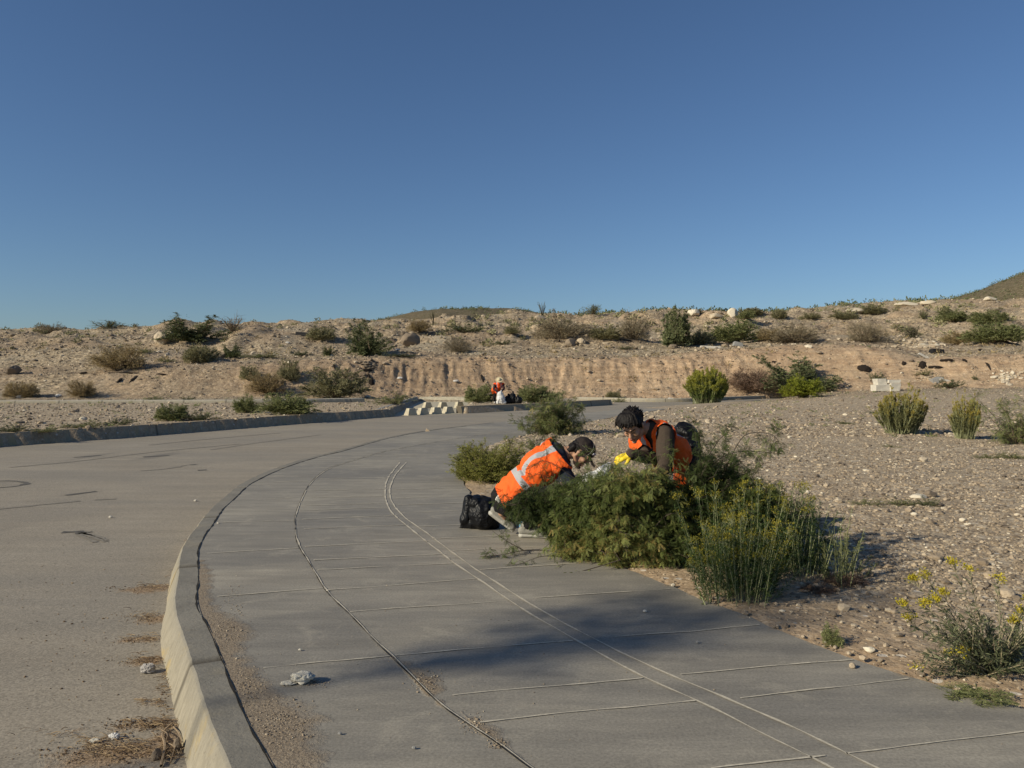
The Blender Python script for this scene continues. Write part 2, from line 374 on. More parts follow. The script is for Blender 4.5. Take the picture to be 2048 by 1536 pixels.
# ------------------------------------------------------------------ road
def road_material():
    m, t, b = mat('worn road concrete'); n = N(t); p = n.geo()
    a = n.noise(p, .5, 5, .6); st = n.noise(n.mapping(p, (.35, 2.2, 1), (0, 0, .35)), 1.6, 5, .6); f = n.noise(p, 55, 3, .8)
    c = n.mix(n.ramp(a, [(.3, 0.), (.7, 1.)]), (.29, .25, .192), (.35, .305, .238))
    c = n.mix(n.ramp(st, [(.35, .55), (.7, 0.)]), c, (.225, .197, .155))
    pt = n.ramp(n.noise(n.mapping(p, (.25, .7, 1), (0, 0, .35)), .9, 5, .62, .5), [(.42, 0.), (.6, .5)]); c = n.mix(pt, c, (.225, .205, .172))
    v = n.voro(p, 120); s = n.new('ShaderNodeSeparateColor'); n.l(v, s.inputs[0])
    c = n.mix(.5, c, n.mix(s.outputs[0], n.mix(1., c, (.5, .5, .5), 'MULTIPLY'), n.mix(1., c, (1.5, 1.5, 1.5), 'MULTIPLY')))
    sp = n.voro(p, 9); s2 = n.new('ShaderNodeSeparateColor'); n.l(sp, s2.inputs[0]); d = n.voro(p, 9, 'Distance')
    c = n.mix(n.m('MULTIPLY', n.m('MULTIPLY', n.m('GREATER_THAN', s2.outputs[0], .8), n.m('LESS_THAN', d, .10)), .7), c, (.09, .075, .055))
    dirt = n.attr('dirt'); dm = n.ramp(n.m('ADD', dirt, n.m('MULTIPLY', n.m('SUBTRACT', n.noise(p, 9, 6, .75), .5), 1.1)), [(.42, 0.), (.75, 1.)])
    vd = n.voro(p, 150); s3 = n.new('ShaderNodeSeparateColor'); n.l(vd, s3.inputs[0])
    c = n.mix(n.m('MULTIPLY', dm, .9), c, n.ramp(s3.outputs[0], [(0, (.14, .095, .055)), (.5, (.27, .185, .11)), (1, (.36, .26, .17))]))
    c = n.mix(n.attr('tyre'), c, (.095, .088, .08))
    n.l(c, b.inputs['Base Color']); b.inputs['Roughness'].default_value = .85; b.inputs['Specular IOR Level'].default_value = .3
    x = n.bump(n.m('ADD', f, n.m('MULTIPLY', s.outputs[0], .5)), .35, .004, None)
    n.bump(n.m('MULTIPLY', dm, n.noise(p, 40, 4, .7)), .8, .012, b, x)
    return m
MR = road_material()
rx = spacing([(-60,-14,1),(-14,-5,.15),(-5,.2,.025),(.2,45,1)]); ry = spacing([(-6,2.4,.6),(2.4,8,.025),(8,14,.1),(14,75,1)])
X2, Y2_ = np.meshgrid(rx, ry); x2, y2 = X2.ravel(), Y2_.ravel(); nx2 = len(rx)
I2 = (np.arange(len(ry)-1)[:, None]*nx2+np.arange(nx2-1)[None, :]).ravel()
dirt = np.zeros(len(x2))
for (px, py, lx, ly, s) in [(300,1178,75,11,1.0),(310,1237,60,14,1.0),(280,1280,65,10,1.),(300,1322,75,12,.9),(300,1408,45,8,.75),(290,1452,95,15,1.),(230,1510,170,32,1.15),(330,1480,60,35,.9),(150,1460,120,5,.55),(325,1350,25,20,.7),(345,1150,25,5,.7),(375,1080,15,4,.7),(250,1185,120,4,.5)]:
    ppx = 1024+F*x2/np.maximum(y2, .5); ppy = HY+(HC-ZR)*F/np.maximum(y2, .5)
    dirt = np.maximum(dirt, s*np.exp(-((ppx-px)/lx)**2-((ppy-py+.1*(ppx-px))/ly)**2))
kb_ = KERB-normals2(KERB)*-.24
dk = np.full(len(x2), 9.)
sel = (x2 > -6) & (x2 < .5) & (y2 > 2) & (y2 < 12); dk[sel] = dist_to(KERB, x2[sel], y2[sel], 2)
dirt = np.maximum(dirt, .45*np.exp(-((dk-.25)/.035)**2)*(y2 < 7))
dirt *= .72+.28*np.clip(fbm(x2*5, y2*5, 0, 4, 66)*2+.5, 0, 1)
tyre = np.zeros(len(x2))
def seg_mark(a, b_, w_, s):
    a = np.array(G(*a, ZR)); b_ = np.array(G(*b_, ZR)); d = b_-a; L = np.dot(d, d)
    tt = np.clip(((x2-a[0])*d[0]+(y2-a[1])*d[1])/L, 0, 1)
    ds = np.hypot(x2-a[0]-tt*d[0], y2-a[1]-tt*d[1]); return s*np.clip(1.3-ds/w_, 0, 1)*(1-np.abs(tt*2-1)**6)
for a, b_, w_, s in [((125,1065),(166,1063),.045,.75),((150,1065),(212,1084),.075,.4),((130,991),(190,984),.07,.7),((148,915),(200,911),.13,.65),((287,914),(338,911),.13,.65),((380,930),(392,929),.06,.7),((0,963),(38,964),.05,.6),((0,974),(35,968),.05,.6),((38,964),(48,966),.06,.6),((190,1000),(230,998),.04,.5),((-40,1085),(30,1045),.10,.22)]:
    tyre = np.maximum(tyre, seg_mark(a, b_, w_, s))
tyre *= np.clip(.8+.6*fbm(x2*9, y2*9, 0, 3, 5), 0, 1)
zr = np.full(len(x2), ZR)
road = mesh_obj('road', np.stack([x2, y2, zr], 1), np.stack([I2, I2+1, I2+nx2+1, I2+nx2], 1), MR, attrs={'dirt': dirt, 'tyre': tyre})
tag(road, 'worn concrete road curving round the pavement, dusty with tyre marks', 'road', kind='structure')

TM = []
# ------------------------------------------------------------------ pavement
def pave_material():
    m, t, b = mat('pavement concrete'); n = N(t); p = n.geo()
    a = n.noise(p, .8, 6, .62); st = n.noise(n.mapping(p, (.6, 3.5, 1), (0, 0, .12)), 2.2, 6, .68); f = n.noise(p, 80, 3, .75)
    c = n.mix(n.ramp(a, [(.32, 0.), (.68, 1.)]), (.265, .242, .202), (.36, .328, .268))
    c = n.mix(n.ramp(st, [(.38, .6), (.66, 0.)]), c, (.160, .148, .126))
    sl_ = n.attr('slab'); c = n.mix(.5, c, n.mix(sl_, n.mix(1., c, (.72, .73, .76), 'MULTIPLY'), n.mix(1., c, (1.28, 1.25, 1.18), 'MULTIPLY')))
    big_ = n.ramp(n.noise(n.mapping(p, (.35, .8, 1)), 1.1, 4, .6, .4), [(.4, 0.), (.62, .42)]); c = n.mix(big_, c, (.15, .145, .135))
    blot = n.noise(p, 3.3, 5, .7, .6); c = n.mix(n.ramp(blot, [(.54, 0.), (.70, .6)]), c, (.36, .325, .26))
    c = n.mix(.5, c, n.mix(n.ramp(f, [(.3, 0.), (.7, 1.)]), n.mix(1., c, (.5, .5, .5), 'MULTIPLY'), n.mix(1., c, (1.45, 1.45, 1.45), 'MULTIPLY')))
    dm = n.ramp(n.m('ADD', n.attr('dirt'), n.m('MULTIPLY', n.m('SUBTRACT', n.noise(p, 7, 7, .72), .5), 1.0)), [(.40, 0.), (.72, 1.)])
    vd = n.voro(p, 170); s3 = n.new('ShaderNodeSeparateColor'); n.l(vd, s3.inputs[0])
    c = n.mix(n.m('MULTIPLY', dm, .85), c, n.ramp(s3.outputs[0], [(0, (.17, .125, .08)), (.5, (.255, .195, .13)), (1, (.34, .27, .185))]))
    n.l(c, b.inputs['Base Color']); b.inputs['Roughness'].default_value = .8; b.inputs['Specular IOR Level'].default_value = .35
    x = n.bump(f, .25, .003, None)
    n.bump(n.m('MULTIPLY', dm, n.noise(p, 60, 4, .7)), .8, .01, b, x)
    return m
MP = pave_material()
# strip between kerb crack and outer edge, matched by bearing round the bend
def pave_strip():
    ks = resample(KERB[KERB[:, 1] < 31], .06)
    # for each kerb station the matching station on the edge (same fraction of the way round)
    c = np.array([14.0, 11.5])
    ak = np.unwrap(np.arctan2(ks[:, 1]-c[1], ks[:, 0]-c[0])); ae = np.unwrap(np.arctan2(EDGE[:, 1]-c[1], EDGE[:, 0]-c[0]))
    return ks, ak, ae
ks = KERB[(KERB[:, 1] < 33)]
dk_ = np.r_[0, np.cumsum(np.linalg.norm(np.diff(ks, axis=0), axis=1))]; ks = resample(ks, .05)
es = resample(EDGE[EDGE[:, 1] < 33.5], .05)
ks_t = np.linspace(0, 1, len(ks)); es_i = []
j = 0
for k in range(len(ks)):                      # nearest edge point, never running backwards
    d = np.hypot(es[j:j+60, 0]-ks[k, 0], es[j:j+60, 1]-ks[k, 1]); 
    if len(d) == 0: es_i.append(len(es)-1); continue
    jj = j+int(np.argmin(d)); j = max(j, min(jj, len(es)-1)); es_i.append(j)
es_i = np.array(es_i, float); kk_ = 41
es_i = np.maximum.accumulate(np.convolve(np.pad(es_i, kk_//2, 'edge'), np.ones(kk_)/kk_, 'valid'))
er = np.stack([np.interp(es_i, np.arange(len(es)), es[:, q]) for q in (0, 1)], 1)
nu = 60; U = np.linspace(0, 1, nu)
# ragged outer edge
wob = .035*fbm(np.arange(len(ks))*.11, np.zeros(len(ks)), 0, 4, 77)
dirv = (er-ks)/np.linalg.norm(er-ks, axis=1)[:, None]
er = er+dirv*wob[:, None]
PV = ks[:, None, :]*(1-U)[None, :, None]+er[:, None, :]*U[None, :, None]; PV = PV.reshape(-1, 2)
pz = .004*fbm(PV[:, 0]*.4, PV[:, 1]*.4, 0, 2, 17)*0
d_k = np.repeat(0, 1)
dkk = dist_to(KERB, PV[:, 0], PV[:, 1], 2); dpp = dist_to(PANEL, PV[:, 0], PV[:, 1], 3); dee = dist_to(EDGE, PV[:, 0], PV[:, 1], 3)
ppx = 1024+F*PV[:, 0]/np.maximum(PV[:, 1], .5); ppy = HY+HC*F/np.maximum(PV[:, 1], .5)
pd = np.maximum(.85*np.exp(-((dkk-.0)/.05)**2)*.0, 0)
wk = np.interp(ppy, [1100, 1150, 1180, 1220, 1260, 1300, 1340, 1380, 1430, 1480, 1540], [.03, .14, .12, .16, .30, .16, .18, .22, .36, .26, .24])
pd = np.maximum(pd, 1.0*np.clip(1.25-dkk/wk, 0, 1)*(ppy > 1120))
right = np.clip(((ppx-(np.interp(ppy, [p[1] for p in panel_px[::-1]], [p[0] for p in panel_px[::-1]]))) > 0), 0, 1)
wp = np.interp(ppy, [1300, 1330, 1370, 1395, 1420, 1450, 1480, 1540], [.01, .12, .17, .05, .07, .12, .09, .02])
pd = np.maximum(pd, .9*np.clip(1.2-dpp/wp, 0, 1)*right*(ppy > 1305))
pd = np.maximum(pd, .75*np.exp(-((dee)/.06)**2))
pd = np.maximum(pd, .75*np.exp(-((ppx-625)/55)**2-((ppy-1364)/10)**2))
nk = len(ks); I3 = (np.arange(nk-1)[:, None]*nu+np.arange(nu-1)[None, :]).ravel()
Vp = np.c_[PV, pz]
lw = np.interp(ppy, [p[1] for p in panel_px[::-1]], [p[0] for p in panel_px[::-1]]); ld = np.interp(ppy, [p[1] for p in d1_px[::-1]], [p[0] for p in d1_px[::-1]])
lane = (ppx > lw).astype(int)+(ppx > ld).astype(int); sid = np.floor(np.repeat(np.arange(len(ks))*.05, nu)/1.3+lane*.37).astype(int)
slab_t = _h(sid, lane, lane*0, 12)
pave = mesh_obj('pavement', Vp, np.stack([I3, I3+nu, I3+nu+1, I3+1], 1), MP, attrs={'dirt': pd, 'slab': slab_t})
pave.data.flip_normals() if pave.data.polygons[5].normal.z < 0 else None
tag(pave, 'curving concrete footpath with scored joints and sand in its corners', 'pavement', kind='structure')

def ribbon(curves, w_, z, jit=.3, gap=0., seed=1, bend=0.):
    """thin ragged strips lying on the pavement"""
    r = np.random.default_rng(seed); V = []; Fq = []; n0 = 0
    for c in curves:
        c = resample(np.array(c, float), .03)
        nn = normals2(c); s = np.arange(len(c))*.03+r.uniform(0, 99)
        ww = w_*np.clip(.65+c[:, 1]*.095, .8, 2.8)*(1+jit*fbm(s*9, s*0, 0, 4, seed))*.5
        off = bend*fbm(s*2.5, s*0+3, 0, 4, seed+5)
        c = c+nn*off[:, None]
        a = c+nn*ww[:, None]; b_ = c-nn*ww[:, None]
        V.append(np.c_[np.stack([a, b_], 1).reshape(-1, 2), np.full(2*len(c), z)])
        k = np.arange(len(c)-1)
        if gap: k = k[(fbm(s[:-1]*1.7, s[:-1]*0+9, 0, 5, seed+9) > -gap)]
        Fq.append(np.stack([2*k, 2*k+1, 2*k+3, 2*k+2], 1)+n0); n0 += 2*len(c)
    return np.vstack(V), np.vstack(Fq)
MJ = simple('pale joint sediment', (.50, .45, .355), .9, .25, 60, 0)
MK = simple('open crack', (.02, .017, .014), 1, .4, 30, 0)
V, Fq = ribbon([D1, D2], .010, .004, 1.1, .8, 3, .007)
tag(mesh_obj('score_line', V, Fq, MJ, pave), 'pair of pale scored lines running along the footpath')
jl = [((414,1107),(596,1097)),((435,1194),(646,1177)),((526,1337),(781,1312)),((447,1045),(592,1041)),((517,999),(592,995)),((517,965),(617,962)),((600,938),(655,935)),((680,918),(740,914)),
 ((621,981),(775,978)),((608,996),(771,992)),((600,1012),(772,1006)),((598,1021),(780,1015)),((604,1039),(795,1031)),((608,1058),(818,1050)),((610,1094),(860,1082)),((627,1121),(893,1108)),((635,1140),(905,1127)),((655,1181),(955,1158)),((700,1225),(1015,1201)),((790,1311),(1145,1282)),((905,1392),(1285,1357)),((960,1445),(1390,1402)),
 ((640,958),(780,955)),((665,941),(790,938)),((700,926),(800,923)),((740,912),(905,907)),((790,900),(930,896)),((850,889),(975,885)),((905,880),(1020,876)),
 ((790,979),(925,976)),((792,996),(930,993)),((795,1010),(950,1005)),((800,1026),(975,1019)),((835,1053),(1040,1046)),((865,1078),(1095,1068)),((900,1102),(1150,1090)),((960,1140),(1240,1122)),((1070,1196),(1340,1178)),((1230,1275),(1520,1251)),((1360,1350),(1705,1320)),((1480,1397),(1815,1357)),((1690,1508),(2100,1458)),((1420,1536),(1650,1512))]
V, Fq = ribbon([[G(*a), G(*b_)] for a, b_ in jl], .008, .004, 1.2, .8, 5, .014)
mesh_obj('joint_line', V, Fq, MJ, pave)
V, Fq = ribbon([PANEL], .0040, .0045, 1.3, .75, 6, .006); mesh_obj('crack', V, Fq, MK, pave)
V, Fq = ribbon([PANEL+normals2(PANEL)*-.008], .006, .004, 1.4, .3, 16, .006); mesh_obj('sediment_line', V, Fq, MJ, pave)
ko = KERB[(KERB[:, 1] < 21)]
V, Fq = ribbon([ko], .0062, .0045, 1.9, .85, 8, .009); mesh_obj('crack', V, Fq, MK, pave)

MT1 = simple('tyre rubber on road', (.115, .105, .088), .8, .35, 30, 0); MT2 = simple('faint tyre rubber', (.225, .20, .162), .85, .25, 30, 0)
def marks(lst, m, w_, seed):
    V, Fq = ribbon([catmull([G(x, y, ZR) for x, y in c], 8) if len(c) > 2 else [G(*c[0], ZR), G(*c[1], ZR)] for c in lst], w_, ZR+.004, .9, .7, seed); mesh_obj('tyre_mark', V, Fq, m, road)
marks([[(124,1065),(166,1063)],[(130,991),(192,983)],[(147,915),(200,911)],[(286,914),(338,911)],[(380,930),(392,929)],[(395,941),(413,940)],[(150,1067),(185,1064)]], MT1, .06, 41)
marks([[(-30,963),(20,962),(48,965),(52,968),(30,973),(-10,976)]], MT1, .05, 42)
marks([[(160,1066),(185,1074),(212,1084)],[(158,1070),(175,1077),(190,1085)],[(166,1066),(195,1073),(213,1081)]], MT2, .035, 43)
marks([[(190,1000),(232,998)],[(280,942),(330,938),(370,931)],[(-20,1020),(60,1012),(160,1002)],[(420,900),(520,885),(640,870)],[(300,890),(420,878),(560,866)],[(20,935),(160,922),(300,905),(480,888)]], MT2, .05, 44)
# ------------------------------------------------------------------ kerbs
def kerb_material(name, top=(.27, .255, .225), stain=.6):
    m, t, b = mat(name); n = N(t); p = n.geo()
    c = n.mix(n.ramp(n.noise(p, 3, 6, .7), [(.3, 0.), (.7, 1.)]), tuple(v*.72 for v in top), top)
    side = n.attr('side')
    cs = n.mix(n.ramp(n.noise(n.mapping(p, (9, 9, 2.5)), 2.6, 6, .75), [(.35, 0.), (.65, 1.)]), (.235, .21, .16), (.335, .30, .23))
    c = n.mix(side, c, cs)
    yel = n.ramp(n.noise(p, 2.1, 5, .7, .5), [(.54, 0.), (.64, 1.)])
    c = n.mix(n.m('MULTIPLY', n.m('MULTIPLY', yel, stain), n.m('ADD', n.m('MULTIPLY', side, .75), .12)), c, (.42, .30, .10))
    c = n.mix(n.m('MULTIPLY', n.attr('joint'), .8), c, (.07, .06, .045)); pit = n.noise(p, 30, 5, .8); c = n.mix(n.ramp(pit, [(.60, 0.), (.68, .55)]), c, (.13, .115, .085))
    f = n.noise(p, 90, 4, .7)
    c = n.mix(.3, c, n.mix(f, n.mix(1., c, (.4, .4, .4), 'MULTIPLY'), n.mix(1., c, (1.6, 1.6, 1.6), 'MULTIPLY')))
    n.l(c, b.inputs['Base Color']); b.inputs['Roughness'].default_value = .9; b.inputs['Specular IOR Level'].default_value = .2
    x = n.bump(n.noise(n.mapping(p, (1, 1, 1)), 18, 6, .7), .5, .012, None); n.bump(f, .4, .003, b, x)
    return m
MKB = kerb_material('kerb concrete', (.25, .232, .195))
MKF = kerb_material('far kerb concrete', (.40, .31, .205), .35)
def kerb(name, curve, side, top_w, batter, ztop, zbot, material, ydrop=None, jointlen=2.0, seed=1):
    """curve = inner top line; side +1/-1 towards the road"""
    c = resample(curve, .05); kk = 15; c = np.stack([np.convolve(np.pad(c[:, q], kk//2, mode='reflect', reflect_type='odd'), np.ones(kk)/kk, 'valid') for q in (0, 1)], 1); nn = normals2(c)*side
    s = np.r_[0, np.cumsum(np.linalg.norm(np.diff(c, axis=0), axis=1))]
    zt = np.full(len(c), ztop)
    r_ = .006*fbm(s*6, s*0, 0, 4, seed); r2_ = .008*fbm(s*9, s*0+5, 0, 4, seed+3)
    prof = [(0.0, zt*0+zbot, 0), (0.0, zt, 0), (top_w-.012, zt+.001, 0), (top_w, zt-.010+r_*.5, .5), (top_w+batter*.5, (zt+zbot)/2, 1), (top_w+batter, zt*0+zbot, 1)]
    V = []; sd = []
    for (o, z, sdv) in prof:
        oo = o+(r_ if o > top_w-.02 else 0)+(r2_ if z is not None and o >= top_w+batter*.9 else 0)
        V.append(np.c_[c+nn*(oo if np.ndim(oo) else np.full(len(c), oo))[:, None], z]); sd.append(np.full(len(c), sdv))
    m_ = len(prof); V = np.stack(V, 1).reshape(-1, 3); sd = np.stack(sd, 1).reshape(-1)
    # sunk joints between cast lengths
    q = np.abs((s/jointlen) % 1-.5)*jointlen; jm = np.clip(1.6-np.abs(q-.5*jointlen)/.03, 0, 1); jm = np.repeat(jm, m_)
    V[:, 2] -= jm*.012*(V[:, 2] > ztop-.05); chip = np.clip(vnoise(s*7+seed, s*0, 0, seed+8)-.45, 0, 1)*.035; V.reshape(len(c), m_, 3)[:, 3, 2] -= chip; V.reshape(len(c), m_, 3)[:, 2, 2] -= chip*.35
    k = np.arange(len(c)-1)[:, None]*m_+np.arange(m_-1)[None, :]; k = k.ravel()
    Fq = np.stack([k, k+1, k+1+m_, k+m_], 1)
    if side > 0: Fq = Fq[:, ::-1]
    e1 = np.arange(m_)[None, :]; e2 = ((len(c)-1)*m_+np.arange(m_))[None, ::-1]
    return mesh_obj(name, V, [Fq, e1, e2], material, attrs={'side': sd, 'joint': jm})
kb = kerb('kerb', KERB[KERB[:, 1] < 22.5], +1, .135, .085, .003, ZR-.05, MKB)
tag(kb, 'near kerb with pale yellow stained face along the footpath', 'kerb', kind='structure')
# far kerbs: curve given at their road-side foot
def foot_to_inner(c, side, w_): return c-normals2(c)*side*w_
k2 = kerb('kerb', foot_to_inner(FARK, -1, .34), -1, .26, .08, .085, ZR-.05, MKF, seed=5)
tag(k2, 'long grey kerb across the road at left, in shade', 'kerb', kind='structure')
k3 = kerb('kerb', foot_to_inner(MEDK, -1, .36), -1, .28, .08, .10, ZR-.05, MKF, seed=6)
tag(k3, 'far kerb behind the drain blocks ending at the side road', 'kerb', kind='structure')
side_px = [(1150,799.5),(1225,801),(1300,802.5),(1390,802),(1480,798),(1560,795)]
SK = resample(catmull([G(x, y, ZR+.05) for x, y in side_px], 6), .15)
MKC = kerb_material('cream kerb concrete', (.50, .46, .37), .3)
k4 = kerb('kerb', foot_to_inner(SK, -1, .34), -1, .26, .06, .02, ZR-.05, MKC, seed=9)
tag(k4, 'cream kerb of the side road at the foot of the earth bank', 'kerb', kind='structure')
strip_px = [(-150,805),(0,804.5),(250,803.5),(480,803),(600,801.5),(730,799)]
SP = resample(catmull([G(x, y, .1) for x, y in strip_px], 6), .3)
k5 = kerb('path', foot_to_inner(SP, -1, .9), -1, .8, .1, .17, -.05, MKC, seed=11)
tag(k5, 'pale concrete path at the foot of the left bank', 'path', kind='structure')
# ================================================================== plants
class Geo:
    """collects triangles / quads with per-vertex tint and tip values"""
    def __init__(s): s.V = []; s.Q = []; s.T = []; s.ti = []; s.tp = []; s.n = 0
    def add(s, V, Q=None, T=None, tint=None, tip=None):
        k = len(V); s.V.append(V)
        if Q is not None and len(Q): s.Q.append(Q+s.n)
        if T is not None and len(T): s.T.append(T+s.n)
        s.ti.append(np.zeros(k) if tint is None else tint); s.tp.append(np.zeros(k) if tip is None else tip); s.n += k
    def build(s, name, m, parent=None, smooth=False):
        fs = []
        if s.Q: fs.append(np.vstack(s.Q))
        if s.T: fs.append(np.vstack(s.T))
        return mesh_obj(name, np.vstack(s.V), fs, m, parent, {'tint': np.concatenate(s.ti), 'tip': np.concatenate(s.tp)}, smooth)
def unit(v): return v/(np.linalg.norm(v, axis=-1, keepdims=True)+1e-9)
def frame(d, r):
    """two directions square to each d, at a random roll"""
    a = r.normal(size=d.shape); a = unit(a-(a*d).sum(-1, keepdims=True)*d); return a, np.cross(d, a)
def leaves(g, base, d, L, W, r, tint, tip=None, droop=0.):
    """narrow folded leaf of four points each: base, two sides, end"""
    k = len(base); a, b = frame(d, r)
    L = np.broadcast_to(L, (k,))[:, None]; W = np.broadcast_to(W, (k,))[:, None]
    end = base+d*L; end[:, 2] -= (droop*L[:, 0])
    mid = base+d*L*.5; mid[:, 2] -= droop*L[:, 0]*.15
    V = np.stack([base, mid+a*W*.5, end, mid-a*W*.5], 1).reshape(-1, 3)
    Q = np.arange(4*k).reshape(k, 4)
    g.add(V, Q=Q, tint=np.repeat(tint, 4), tip=None if tip is None else np.repeat(tip, 4))
def tubes(g, paths, rad, tint=.5, sides=3):
    """paths (n, m, 3); rad (m,)"""
    n, m_, _ = paths.shape; t = unit(np.gradient(paths, axis=1)); ref = np.array([.3, .2, .9]); a = unit(np.cross(t, ref)); b = np.cross(t, a)
    ang = np.arange(sides)*2*np.pi/sides
    rad = np.broadcast_to(rad, (n, m_))
    R = (a[:, :, None, :]*np.cos(ang)[None, None, :, None]+b[:, :, None, :]*np.sin(ang)[None, None, :, None])*rad[:, :, None, None]
    V = (paths[:, :, None, :]+R).reshape(-1, 3)
    i = np.arange(n)[:, None, None]*m_*sides+np.arange(m_-1)[None, :, None]*sides+np.arange(sides)[None, None, :]
    j = np.arange(n)[:, None, None]*m_*sides+np.arange(m_-1)[None, :, None]*sides+((np.arange(sides)+1) % sides)[None, None, :]
    Q = np.stack([i, j, j+sides, i+sides], -1).reshape(-1, 4)
    g.add(V, Q=Q, tint=np.full(len(V), tint))
def bez(p0, p1, p2, m_):
    t = np.linspace(0, 1, m_)[None, :, None]
    return (1-t)**2*p0[:, None]+2*t*(1-t)*p1[:, None]+t*t*p2[:, None]

LM = {
 'olive': leafmat('grey olive foliage', [(0, (.15, .14, .07)), (.5, (.26, .245, .125)), (1, (.40, .365, .20))], .2),
 'straw': leafmat('dry straw foliage', [(0, (.20, .15, .07)), (.5, (.34, .26, .125)), (1, (.48, .37, .19))], .2),
 'greyst': leafmat('grey twiggy foliage', [(0, (.17, .14, .085)), (.5, (.28, .235, .15)), (1, (.42, .35, .23))], .15),
 'green': leafmat('green desert foliage', [(0, (.12, .14, .05)), (.5, (.22, .24, .095)), (1, (.35, .355, .16))], .3),
 'dark': leafmat('dark green foliage', [(0, (.065, .08, .036)), (.5, (.13, .15, .065)), (1, (.22, .235, .11))], .2),
 'rabbit': leafmat('yellow green broom foliage', [(0, (.08, .12, .03)), (.5, (.15, .20, .055)), (1, (.24, .27, .09))], .3, tipcol=(.34, .33, .055)),
 'rabbit2': leafmat('olive broom foliage', [(0, (.09, .10, .04)), (.5, (.16, .165, .07)), (1, (.25, .24, .11))], .25, tipcol=(.36, .29, .06)),
 'yellow': leafmat('bright yellow green foliage', [(0, (.13, .16, .02)), (.5, (.24, .27, .03)), (1, (.36, .37, .05))], .3),
 'brown': leafmat('dead brown twigs', [(0, (.12, .075, .05)), (.5, (.22, .145, .10)), (1, (.32, .22, .155))], .1),
 'mesq': leafmat('mesquite leaflets', [(0, (.030, .042, .014)), (.4, (.105, .140, .042)), (.75, (.22, .255, .080)), (.97, (.30, .31, .095)), (1, (.38, .29, .10))], .35),
 'mesq2': leafmat('paler mesquite leaflets', [(0, (.09, .115, .04)), (.5, (.17, .195, .07)), (.9, (.27, .27, .105)), (1, (.38, .30, .12))], .35),
 'broomf': leafmat('foreground broom leaves', [(0, (.020, .042, .012)), (.5, (.055, .092, .024)), (1, (.125, .165, .045))], .3, tipcol=(.22, .22, .03)),
 'weedl': leafmat('grey green weed leaves', [(0, (.06, .075, .035)), (.5, (.12, .135, .07)), (1, (.23, .235, .13))], .25),
 'flow': leafmat('yellow flower heads', [(0, (.25, .21, .02)), (.5, (.48, .40, .03)), (1, (.68, .56, .06))], .3),
 'flowd': leafmat('fading flower heads', [(0, (.13, .12, .02)), (.5, (.26, .235, .03)), (1, (.42, .34, .04))], .3),
}
MSTEM = simple('woody stem', (.20, .155, .105), .9, .35, 25, .3)
MSTEMG = simple('pale green stem', (.22, .23, .12), .8, .3, 25, .2)
MSTEMD = simple('dark twig', (.07, .055, .04), .9, .35, 25, .2)

